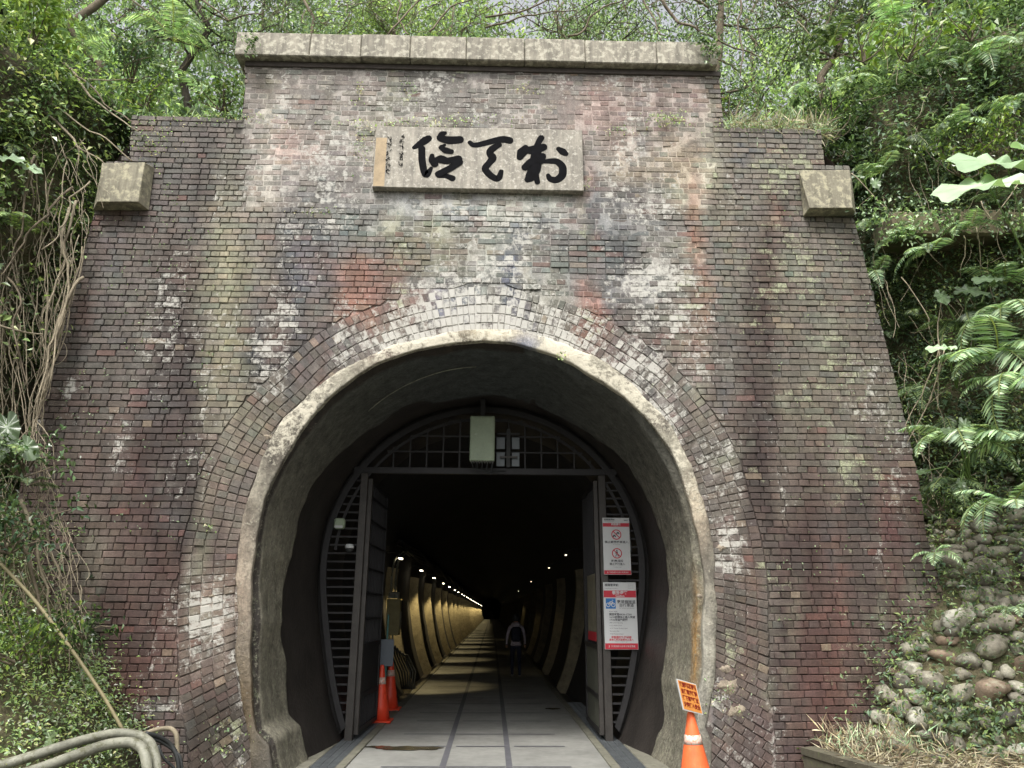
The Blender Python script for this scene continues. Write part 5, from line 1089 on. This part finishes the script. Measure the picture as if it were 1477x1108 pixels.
for i, (x, y, Y, s, n) in enumerate([(60, 110, 8.6, .55, 5), (90, 130, 8.6, .5, 4), (200, 90, 9.3, .6, 5), (120, 75, 9.3, .6, 5), (10, 225, 8.0, .6, 5), (235, 120, 9.4, .5, 4), (250, 60, 9.8, .9, 5), (20, 660, 7.2, .35, 5), (40, 700, 7.2, .3, 4), (290, 140, 9.5, .6, 4), (20, 330, 7.8, .5, 4)]):
    fern(at(x, y, Y=Y), s, n, rad(-35+20*math.sin(i*2)), 1.2, 'green fern with drooping fronds on the left bank', 'ferns growing on the left bank', ('fern', 'light', 'dark')[i % 3], 60+i, .2)

# big-leaved aroids
def heart(seed, keys):
    r = np.random.default_rng(seed); n = 52; V = [(0.12, 0, 0)]; a = np.linspace(-math.pi, math.pi, n, endpoint=False)
    rad_ = np.where(np.abs(a) > 2.55, .22+(math.pi-np.abs(a))*.42, .40+.24*np.cos(a/2)**8+.06*np.cos(2*a)); rad_ = rad_*(1+.03*np.cos(a*17+1)+.02*np.cos(a*5))
    for k, f in enumerate((.5, 1.0)):
        for i in range(n):
            x, y = f*rad_[i]*math.cos(a[i]), f*rad_[i]*math.sin(a[i])*.85; V.append((x+.12*(1-f), y, .10*abs(y)-.22*x*abs(x)+(.05*math.cos(a[i]*9)*f*f+.03*math.cos(a[i]*4+1)*f)))
    F3 = [(0, 1+i, 1+(i+1) % n) for i in range(n)]; F4 = [(1+i, 1+n+i, 1+n+(i+1) % n, 1+(i+1) % n) for i in range(n)]
    F = F3+[(q[0], q[1], q[2]) for q in F4]+[(q[0], q[2], q[3]) for q in F4]
    c = np.tile(pal(keys, 1)*.62, (len(V), 1))*r.uniform(.9, 1.1, (len(V), 1)); c[0] *= 1.5
    return fast('leaf_blade', V, F, M['glossleaf'], {'Col': c}, True)
HR = [heart(i, ['blue', 'mid']) for i in range(4)]; HP = [heart(9+i, ['pale']) for i in range(2)]  # HP blades: glossy sky reflection put into a paler leaf colour
def aroid(root, leaves, label, grp, key=None):
    e = empty('taro_plant', root, label, 'large leaf plant', grp); rt = np.array(root)
    for (x, y, Y, s, ang, up, sw, pale) in leaves:   # ang: where the tip points as seen from the path, up: how far the blade faces the sky
        p = at(x, y, Y=Y)-rt; o = mobj('leaf_blade', (HP if pale else HR)[int(x) % 2], e); nn = unit(np.array([sw, -1+up, up+.05])); dd = np.array([math.cos(ang), 0, math.sin(ang)]); dd = unit(dd-nn*(dd@nn)); yy = np.cross(nn, dd)
        o.matrix_local = Matrix(((dd[0]*s, yy[0]*s, nn[0]*s, p[0]), (dd[1]*s, yy[1]*s, nn[1]*s, p[1]), (dd[2]*s, yy[2]*s, nn[2]*s, p[2]), (0, 0, 0, 1)))
        m = p*.5+np.array([0, 0, .12]); MB().tube([(0, 0, 0), tuple(m), tuple(p+np.array([0, 0, .0]))], [.014, .011, .006], 5).obj('stalk', M['leafstalk'], e, True)
M['leafstalk'] = worn('green_stalk', (92, 116, 60), .5, .2, 8)
aroid(at(1500, 420, Y=7.4), [(1452, 238, 7.2, 1.0, rad(188), .50, .1, 1), (1424, 266, 7.0, .85, rad(184), .55, -.1, 1), (1492, 218, 7.0, .6, rad(10), .5, .1, 1)], 'huge pale jagged leaves reaching in from the right edge above the ledge', None)
aroid(at(1400, 520, Y=7.9), [(1358, 426, 7.7, .26, rad(250), .4, .1, 0), (1392, 420, 7.6, .34, rad(-20), .45, -.1, 0), (1428, 403, 7.7, .30, rad(185), .5, 0, 1)], 'three heart shaped leaves on thin stalks below the ledge on the right bank', None)
aroid(at(1380, 560, Y=7.8), [(1362, 502, 7.6, .30, rad(190), .6, 0, 1), (1392, 488, 7.6, .26, rad(20), .5, 0, 0)], 'pair of pale leaves on bare stems halfway down the right bank', None)
aroid(at(1400, 700, Y=7.5), [(1392, 612, 7.4, .22, rad(260), .3, 0, 0), (1376, 622, 7.3, .20, rad(190), .5, .1, 0), (1334, 680, 7.6, .14, rad(200), .5, 0, 0), (1386, 695, 7.4, .13, rad(250), .4, 0, 0)], 'small bright leaves among the ferns low on the right bank', None)
aroid(at(-40, 700, Y=7.0), [(10, 612, 7.1, .34, rad(-70), .25, .1, 0), (36, 642, 7.1, .26, rad(-50), .2, .2, 0), (4, 652, 7.0, .2, rad(-100), .3, 0, 0)], 'bright heart shaped leaves at the left edge beside the brick wall', None)
aroid(at(1, 260, Y=7.6), [(6, 228, 7.5, .36, rad(-15), .5, 0, 1), (38, 240, 7.6, .28, rad(-25), .5, .2, 1)], 'pale fan like leaves at the left edge above the roots', None)
aroid(at(75, 1090, Y=7.0), [(73, 1062, 6.95, .13, rad(-80), .2, 0, 0)], 'small light green leaf just above the grey conduits', None)
aroid(at(1256, 290, Y=8.4), [(1298, 212, 8.3, .22, rad(20), .5, .1, 1), (1262, 262, 8.3, .20, rad(260), .3, 0, 0), (1240, 255, 8.3, .15, rad(160), .4, 0, 0)], 'leafy plant rising just right of the right hand corner stone', None)

# ------------------------------------------------------------------ roots and dead stems
def wander(p, q, n, amp, rnd, bank=None):
    p, q = np.array(p), np.array(q); t = np.linspace(0, 1, n)[:, None]; P = p*(1-t)+q*t; o = np.array([rnd.uniform(0, 99) for _ in range(3)])
    w_ = np.sin(np.pi*t)**.5; return P+w_*amp*np.stack([fbm(P+o, 1.1, 1), fbm(P+o, 1.1, 2), fbm(P+o, 1.1, 3)*.6], 1)
rr = random.Random(33)
def stem(name, P, r0, r1, mat, label, cat, grp, n=6):
    rs = np.linspace(r0, r1, len(P)); o = MB().tube(list(P), list(rs), n).obj(name, mat, None, True); return tag(o, label, cat, grp)
gr_ = 'woody roots hanging over the left bank'; lb_ = 'pale woody root hanging over the left bank beside the brick wall'
big = [[(0, 150, 8.0), (30, 175, 8.0), (42, 225, 7.9), (48, 300, 7.8)], [(60, 140, 8.1), (130, 190, 8.15), (190, 232, 8.1)], [(50, 150, 8.2), (110, 210, 8.1), (150, 236, 8.05)], [(110, 110, 8.3), (150, 150, 8.3), (190, 176, 8.1)], [(0, 175, 8.2), (60, 120, 8.3), (110, 112, 8.5), (200, 115, 8.8)],
       [(130, 262, 8.05), (100, 285, 7.9), (85, 330, 7.8), (60, 360, 7.7)], [(105, 270, 8.0), (70, 310, 7.8), (35, 350, 7.6), (0, 400, 7.4)], [(110, 290, 8.0), (92, 350, 7.95), (78, 420, 7.9), (60, 500, 7.8)], [(100, 300, 7.95), (98, 380, 7.9), (85, 470, 7.8), (70, 560, 7.7)],
       [(50, 225, 7.8), (35, 290, 7.7), (30, 340, 7.6), (28, 420, 7.6)], [(0, 470, 7.5), (30, 478, 7.6), (62, 482, 7.8)], [(120, 400, 8.0), (95, 440, 7.9), (70, 500, 7.8), (50, 580, 7.6)], [(10, 400, 7.5), (30, 440, 7.5), (25, 500, 7.4), (40, 560, 7.5)], [(90, 90, 8.6), (130, 140, 8.4), (200, 190, 8.12)],
       [(30, 720, 7.2), (55, 780, 7.3), (70, 850, 7.4), (88, 920, 7.4)], [(20, 740, 7.1), (40, 800, 7.2), (55, 880, 7.2), (60, 960, 7.2)], [(60, 740, 7.4), (85, 820, 7.5), (120, 900, 7.6)]]
for i, b_ in enumerate(big):
    P = [at(x, y, Y=Y) for x, y, Y in b_]; Q = []
    for a, c in zip(P[:-1], P[1:]): Q += list(wander(a, c, 7, .07, rr)[:-1])
    Q.append(P[-1]); stem('woody_root', np.array(Q), rr.uniform(.010, .024), .007, M['root'] if i % 3 else M['bark'], lb_, 'root', gr_)
for i in range(46):
    x = rr.uniform(-20, 120); y0 = rr.uniform(230, 560); x = min(x, 137-(y0-305)*.27-4) if y0 > 305 else x
    y1 = min(y0+rr.uniform(80, 200), 640); x1 = min(x+rr.uniform(-40, 40), 134-(y1-305)*.27)
    stem('thin_root', wander(at(x, y0, Y=8.0-.0*x), at(x1, y1, Y=7.8), 12, .10, rr), .008, .005, M['root'], 'thin pale root in the tangle left of the brick wall', 'root', 'thin roots in the tangle left of the wall', 4)
b = MB()
for i in range(330):
    x = rr.uniform(-30, 125); y0 = rr.uniform(180, 900); lim = 137-(y0-305)*.27 if 305 < y0 < 640 else 180 if y0 < 305 else 50+(y0-620)*.35
    x = min(x, lim-3); y1 = y0+rr.uniform(30, 120); l2 = 137-(y1-305)*.27 if 305 < y1 < 640 else 180 if y1 < 305 else 50+(y1-620)*.35; x1 = min(x+rr.uniform(-45, 45), l2-2); Yd = 8.05 if y0 < 600 else 7.5
    b.tube(list(wander(at(x, y0, Y=Yd), at(x1, y1, Y=Yd-.15), 8, .09, rr)), [.0045]*4+[.003]*4, 3, False)
tag(b.obj('fine_roots', M['root'], None, True), kind='stuff')
b = MB()
for i in range(90):
    x = rr.uniform(1240, 1500); y0 = rr.uniform(0, 700); lim = 1240+max(0, (y0-310))*.25+4; x = max(x, lim); y1 = y0+rr.uniform(20, 110); x1 = max(x+rr.uniform(-50, 50), 1244+max(0, (y1-310))*.25)
    b.tube(list(wander(at(x, y0, Y=8.35), at(x1, y1, Y=8.2), 8, .12, rr)), [.0035]*8, 3, False)
tag(b.obj('fine_stems', M['root'], None, True), kind='stuff')
g2 = 'bare vines leaning on the right bank'
for i, b_ in enumerate([[(1228, 250, 8.2), (1262, 285, 8.2), (1300, 325, 8.15), (1360, 385, 8.1)], [(1415, 290, 7.9), (1440, 330, 7.8), (1455, 380, 7.7)], [(1470, 262, 7.7), (1425, 320, 7.8), (1410, 345, 7.8)], [(1355, 500, 7.8), (1330, 570, 8.0), (1305, 625, 8.1)], [(1362, 505, 7.8), (1340, 580, 8.0), (1308, 640, 8.1)], [(1358, 430, 7.8), (1355, 520, 7.8), (1353, 590, 7.8)],
                         [(1390, 340, 8.0), (1392, 370, 7.9), (1386, 400, 7.9)], [(1412, 310, 8.0), (1413, 360, 7.9), (1417, 400, 7.9)], [(1300, 400, 8.2), (1340, 460, 8.1), (1350, 500, 8.0)], [(1150, 30, 9.5), (1200, 90, 9.3), (1240, 60, 9.2)], [(1230, 150, 8.8), (1300, 130, 8.7), (1340, 90, 8.7)], [(1280, 180, 8.6), (1350, 160, 8.4), (1440, 90, 8.2)], [(1330, 60, 8.7), (1345, 10, 8.8)], [(1250, 60, 9), (1270, 0, 9)]]):
    P = [at(x, y, Y=Y) for x, y, Y in b_]; Q = []
    for a, c in zip(P[:-1], P[1:]): Q += list(wander(a, c, 6, .05, rr)[:-1])
    Q.append(P[-1]); stem('dry_vine', np.array(Q), .008, .004, M['root'], 'thin bare vine leaning on the right bank', 'vine', g2, 5)
litter('dead_twigs', 700, lambda n: np.stack([RNG.uniform(3.4, 4.4, n), RNG.uniform(7.5, 8.1, n), RNG.uniform(.3, .5, n)], 1), ['straw', 'brown', 'pale'], .16, .006, upb=1.6)

# ------------------------------------------------------------------ trees above and behind the portal
def tree(base, H, lean, spread, nleaf, leafsize, keys, label, grp, seed, mat='bark', asp=.5, low=.35, droopy=.3, trunk_r=.09):
    r = random.Random(seed); g = np.random.default_rng(seed); e = empty('tree', base, label, 'tree', grp)
    b = MB(); top = np.array([lean[0], lean[1], H]); T_ = wander((0, 0, -.3), top, 12, .5, r); b.tube(list(T_), list(np.linspace(trunk_r, .025, 12)), 7); tips = [T_[-1]]
    for k in range(r.randint(8, 12)):
        f = r.uniform(low, .97); i = int(f*11); p = T_[i]; a = r.uniform(0, 6.28); L = spread*r.uniform(.5, 1.1)*(1.25-f*.6); q = p+np.array([math.cos(a)*L, math.sin(a)*L, r.uniform(.1, .6)*L])
        Bp = wander(p, q, 8, .35, r); b.tube(list(Bp), list(np.linspace(trunk_r*.4*(1.2-f), .008, 8)), 5); tips += [Bp[-1], Bp[5], Bp[3]]
        for j in range(4):
            m = Bp[r.randint(2, 7)]; q2 = m+np.array([r.uniform(-1, 1), r.uniform(-1, 1), r.uniform(-.3, .7)])*L*.5; b2 = wander(m, q2, 5, .2, r); b.tube(list(b2), list(np.linspace(.012, .004, 5)), 4, False); tips += [b2[-1], b2[3]]
    b.obj('trunk', M[mat], e, True)
    tips = np.array(tips); k = g.integers(0, len(tips), nleaf); amt = g.uniform(.15, 1, len(tips))**1.5; k = g.choice(len(tips), nleaf, p=amt/amt.sum())
    P = tips[k]+g.normal(0, 1, (nleaf, 3))*spread*.17*np.array([1, 1, .75]); D = unit(g.normal(0, 1, (nleaf, 3))+np.array([0, 0, -droopy*2])); up = unit(g.normal(0, .6, (nleaf, 3))+np.array([0, 0, 1]))
    L_ = np.array([lin(c) for kk in keys for c in GR[kk]]); L_ = L_*.58+L_.mean(1, keepdims=True)*.42; cols = 2.25*L_[g.integers(0, len(L_), nleaf)]*g.uniform(.8, 1.2, (nleaf, 1))*g.uniform(.7, 1.3, len(tips))[k][:, None]; ln = g.uniform(.6, 1.4, nleaf)*leafsize  # crown greens raised and greyed, haze put into their colour
    mobj('crown', leaf_mesh('crown', P, D, up, ln, ln*asp, cols, M['leaf']), e); return e
gt = 'trees on the slope behind the portal'
specs = [(-6.5, 10.5, 3.6, 1.5, 9000, .07, ['light', 'mid'], 'bushy yellow green tree at the upper left corner', .5), (-5.2, 11.5, 4.6, 1.2, 5000, .07, ['mid', 'pale'], 'pale slender tree with dark trunk above the left wing', .45), (-3.6, 11.2, 4.2, 1.2, 7000, .06, ['blue', 'mid'], 'dense green tree left of the coping end', .4),
         (-2.2, 12.6, 4.8, 1.6, 9000, .07, ['light', 'mid'], 'light green tree above the left part of the coping', .5), (-.6, 13.4, 5.0, 1.7, 8000, .07, ['mid', 'blue'], 'blue green tree above the middle of the coping', .45), (.9, 12.2, 4.6, 1.5, 3200, .06, ['pale', 'mid'], 'sparse tree with many bare branches above the coping', .4),
         (2.4, 12.8, 4.8, 1.6, 7000, .06, ['dark', 'mid'], 'dark tree above the right part of the coping', .4), (4.1, 10.7, 5.2, 1.4, 4200, .07, ['dark', 'blue'], 'tree with a thick grey trunk right of the coping', .4), (6.2, 11.6, 5, 1.8, 9000, .08, ['dark', 'mid'], 'dark leafy tree above the right wing', .45), (8.2, 10.8, 4.5, 1.8, 9000, .08, ['mid', 'dark'], 'leafy tree near the upper right corner', .5)]
for i, (x, y, H, sp, nl, ls, ks, lab, asp) in enumerate(specs):
    z = 7.3+.42*(y-9)+.9*max(0, min(3, abs(x)-4.2)); tree((x, y, z), H, (rr.uniform(-.7, .7), rr.uniform(-.4, .3)), sp, int(nl*.72), ls, ks, lab, gt, 200+i, 'darkbark' if i in (1, 6) else 'bark', asp, trunk_r=.16 if i == 7 else .09)
gb2 = 'background trees further up the wooded slope'
for i in range(22):
    x = -13+26*(i+.5)/22+rr.uniform(-.5, .5); y = rr.uniform(14.5, 22); z = 7.3+.42*(y-9)+.9*max(0, min(3, abs(x)-4.2)); ks = rr.choice([['mid', 'pale'], ['dark', 'mid'], ['blue', 'mid'], ['light', 'mid']])
    tree((x, y, z), rr.uniform(6, 8.5), (rr.uniform(-1, 1), rr.uniform(-.5, .5)), rr.uniform(2.2, 2.9), 3400, .14, ks, 'background tree further up the wooded slope', gb2, 300+i, 'bark', .5, low=.15)
# bare pale branches just over the coping
for i, b_ in enumerate([[(560, 50, 9.6), (600, 5, 9.8), (640, -40, 10)], [(575, 0, 9.8), (575, 30, 9.7), (590, 50, 9.5)], [(820, 52, 9.6), (850, 25, 9.7), (900, 0, 9.8), (930, -40, 10)], [(925, -10, 9.8), (945, 30, 9.7), (960, 52, 9.6)], [(955, 0, 10), (975, 30, 10), (1010, 48, 9.9), (1060, 70, 9.9), (1100, 80, 10)],
                        [(990, -5, 10), (1020, 10, 10), (1060, 0, 10.2)], [(700, 25, 9.8), (780, 5, 9.9), (840, -20, 10)], [(700, 40, 9.7), (760, 22, 9.8), (830, 15, 9.9)], [(290, 0, 9.8), (330, 30, 9.7), (380, 22, 9.7)], [(185, -10, 9.9), (225, 30, 9.8), (275, 65, 9.7)], [(1065, -10, 9.4), (1067, 50, 9.4), (1068, 110, 9.3)], [(620, 45, 9.6), (650, 10, 9.7), (700, -10, 9.8)]]):
    P = [at(x, y, Y=Y) for x, y, Y in b_]; Q = []
    for a, c in zip(P[:-1], P[1:]): Q += list(wander(a, c, 6, .10, rr)[:-1])
    Q.append(P[-1]); stem('bare_branch', np.array(Q), .03 if i in (4, 5) else .018, .009, M['bark'], 'bare pale branch crossing behind the coping', 'branch', 'bare branches behind the coping', 5)
b = MB()
for i in range(300):
    x, y = rr.uniform(180, 1200), rr.uniform(-20, 150 if rr.random() < .3 else 50); Yd = rr.uniform(9.6, 11.5)
    b.tube(list(wander(at(x, y, Y=Yd), at(x+rr.uniform(-60, 60), y+rr.uniform(-50, 50), Y=Yd+.2), 7, .25, rr)), [.007]*4+[.004]*3, 3, False)
tag(b.obj('fine_twigs', M['bark'], None, True), kind='stuff')
def number(group, fmt, key):
    L = sorted([o for o in COL.objects if o.get('group') == group and o.parent is None], key=key)
    for i, o in enumerate(L): o['label'] = fmt % ORD[i]
wp = lambda o: to_px(np.array(o.location)) if o.type == 'EMPTY' else to_px(np.array(o.data.vertices[0].co))
number('ferns growing on the right bank', 'green fern on the right bank, %s from the top', lambda o: wp(o)[1])
number('ferns growing on the left bank', 'green fern on the left bank, %s from the top', lambda o: wp(o)[1])
number('ferns on the slope behind the wing walls', 'green fern on the slope behind the wing walls, %s from the left', lambda o: wp(o)[0])
number(gb2, 'background tree on the wooded slope, %s from the left', lambda o: wp(o)[0])
number(gr_, 'pale woody root hanging over the left bank, %s from the top', lambda o: wp(o)[1])
number('bare vines leaning on the right bank', 'thin bare vine leaning on the right bank, %s from the top', lambda o: wp(o)[1])
number('bare branches behind the coping', 'bare pale branch behind the coping, %s from the left', lambda o: wp(o)[0])
# wood beyond, read as one mass
n = 90000; P = np.stack([RNG.uniform(-24, 24, n), RNG.uniform(22, 34, n), np.zeros(n)], 1); P[:, 2] = 7.3+.42*(P[:, 1]-9)+RNG.uniform(0, 5, n)+2*fbm(P, .25, 7); dens = vnoise(P, .55, 12)+.5*vnoise(P, 1.4, 13); P = P[dens > .34]; n = len(P)
tag(mobj('far_wood', leaf_mesh('far_wood', P, RNG.normal(0, 1, (n, 3)), unit(RNG.normal(0, .6, (n, 3))+np.array([0, 0, 1])), .26, .15, pal(['mid', 'dark', 'pale', 'blue'], n), M['leaf'])), kind='stuff')
# shrubs on the right bank
def shrub(p, s, nl, keys, label, seed, grp=None, ls=.06):
    g = np.random.default_rng(seed); e = empty('shrub', p, label, 'shrub', grp); b = MB(); tips = []; r = random.Random(seed)
    for k in range(9):
        q = np.array([r.uniform(-1, 1), r.uniform(-1, .3), r.uniform(.3, 1.2)])*s; Bp = wander((0, 0, 0), q, 7, .15, r); b.tube(list(Bp), list(np.linspace(.012, .004, 7)), 4, False); tips += [Bp[-1], Bp[5], Bp[4]]
    b.obj('twigs', M['bark'], e, True); tips = np.array(tips); k = g.integers(0, len(tips), nl); P = tips[k]+g.normal(0, .13*s+.03, (nl, 3)); ln = g.uniform(.6, 1.4, nl)*ls
    L_ = np.array([lin(c) for kk in keys for c in GR[kk]]); mobj('leaves', leaf_mesh('leaves', P, g.normal(0, 1, (nl, 3))+np.array([0, 0, -.5]), unit(g.normal(0, .5, (nl, 3))+np.array([0, 0, 1])), ln, ln*.5, L_[g.integers(0, len(L_), nl)]*g.uniform(.8, 1.25, (nl, 1)), M['glossleaf']), e)
shrub(at(1385, 255, Y=8.0), .45, 520, ['light', 'mid'], 'fresh green small leaved shrub above the ledge on the right bank', 1); shrub(at(1440, 225, Y=7.9), .45, 420, ['light', 'mid'], 'light green shrub behind the huge pale leaves', 2)
shrub(at(1245, 90, Y=8.6), .4, 60, ['light'], 'sprig of large yellow green leaves above the right wing', 3, None, .13); shrub(at(1310, 90, Y=8.4), .4, 50, ['light'], 'second sprig of yellow green leaves near the upper right', 4, None, .12)
shrub(at(1400, 60, Y=8.2), .4, 60, ['light', 'mid'], 'sprig with one yellow leaf high on the right bank', 5, None, .12); shrub(at(45, 70, Y=8.4), .55, 420, ['light'], 'yellow green rounded leaved bush at the upper left corner', 6, None, .10)
shrub(at(320, 160, Y=9.0), .32, 240, ['light', 'mid'], 'small green bush between the left wing and the parapet', 7); shrub(at(1052, 170, Y=8.9), .3, 160, ['light', 'mid'], 'small green bush between the parapet and the right wing', 8)
shrub(at(215, 160, Y=8.7), .3, 260, ['light', 'mid'], 'green bush spilling over the top of the left wing', 9); shrub(at(190, 120, Y=8.9), .4, 500, ['mid', 'blue'], 'rounded bush on the earth mound above the left wing', 10)
for i_, (x_, y_, Y_, s_) in enumerate([(1200, 205, 8.75, .35), (1203, 235, 8.6, .28), (1196, 180, 8.9, .4)]): shrub(at(x_, y_, Y=Y_), s_, 420, ['dark', 'mid'], 'dark bush filling the gap right of the right wing, %s from the top' % ORD[[1, 2, 0][i_]], 70+i_, 'dark bushes right of the right wing')
shrub(at(18, 105, Y=8.0), .35, 300, ['light', 'mid'], 'green bush overhanging the top of the left roots', 21); shrub(at(50, 160, Y=8.05), .3, 260, ['mid', 'pale'], 'small pale bush among the upper left roots', 22)
shrub(at(15, 800, Y=7.0), .4, 500, ['mid', 'blue'], 'leafy bush low at the left edge', 11); shrub(at(110, 940, Y=7.5), .35, 420, ['dark', 'mid'], 'dark ivy like bush beside the leaning pole', 12); shrub(at(30, 690, Y=7.2), .35, 380, ['pale', 'mid'], 'pale leaved bush under the bright heart shaped leaves', 13)
shrub(at(30, 960, Y=7.0), .5, 900, ['mid', 'light'], 'dense low bush covering the foot of the left bank', 14, None, .045); shrub(at(1345, 740, Y=7.9), .16, 90, ['mid'], 'tuft of leaves where the right brick edge meets the cobbles', 15)
# creeper over the coping ends and tufts in the joints of the wall
def creep(name, spots, keys, label, ls=.035, mat='leaf'):
    P = []
    for (x, y, rx, ry, n, Y) in spots:
        for _ in range(n): P.append(at(x+RNG.normal(0, rx), y+RNG.normal(0, ry), Y=Y-RNG.uniform(0, .05)))
    P = np.array(P); n = len(P); D = unit(RNG.normal(0, 1, (n, 3))+np.array([0, -.4, -.4])); up = unit(RNG.normal(0, .4, (n, 3))+np.array([0, -1, .7])); ln = RNG.uniform(.6, 1.4, n)*ls
    tag(mobj(name, leaf_mesh(name, P, D, up, ln, ln*.6, pal(keys, n), M[mat])), label, kind='stuff')
creep('creeper', [(362, 62, 5, 10, 90, 7.97), (1025, 68, 8, 10, 170, 7.97), (1010, 60, 6, 4, 40, 7.97), (1018, 50, 14, 3, 30, 7.97)], ['dark', 'mid'], None, .05)
creep('wall_plants', [(600, 178, 50, 5, 160, FY-.03), (520, 200, 8, 26, 90, FY-.02), (965, 172, 16, 6, 150, FY-.03), (590, 130, 8, 8, 50, FY-.02), (520, 128, 4, 6, 26, FY-.02), (680, 172, 40, 4, 60, FY-.02), (890, 188, 14, 4, 40, FY-.02), (755, 128, 14, 5, 36, FY-.02), (845, 268, 5, 5, 16, FY-.03), (330, 170, 40, 6, 90, FY-.02), (215, 200, 20, 24, 180, FY-.02), (1100, 180, 50, 6, 150, FY-.02),
                      (455, 305, 16, 3, 40, FY-.02), (808, 513, 5, 3, 26, 8.17), (1050, 1000, 20, 18, 60, FY-.03), (330, 1070, 20, 20, 60, FY-.03), (300, 760, 6, 4, 16, FY-.02), (100, 765, 16, 6, 40, FY-.02)], ['mid', 'pale', 'light', 'straw'], None, .028)
creep('creeper', [(rf.uniform(1235, 1480), 305+rf.uniform(-14, 34), 16, 10, 26, 8.02) for _ in range(34)], ['dark', 'mid', 'pale'], None, .055)
w_ = []
for t_ in np.linspace(1.62, 2.25, 24): rw = float(R_IN(t_))-.06; w_.append((rw*math.cos(t_), FY+1.1+.5*math.cos(t_*2), CZ+rw*math.sin(t_)))
tag(MB().tube(w_, .005, 5).obj('pale_wire', M['pvc']), 'thin pale wire clipped along the arch vault above the hanging box', 'wire')
sp = []
for i in range(60): sp.append((RNG.uniform(90, 320), RNG.uniform(200, 780), RNG.uniform(3, 9), RNG.uniform(2, 7), 5, FY-.02))
for i in range(60): sp.append((RNG.uniform(1120, 1300), RNG.uniform(200, 900), RNG.uniform(3, 7), RNG.uniform(2, 7), 3, FY-.02))
creep('small_creeper', sp, ['pale', 'mid'], None, .026)
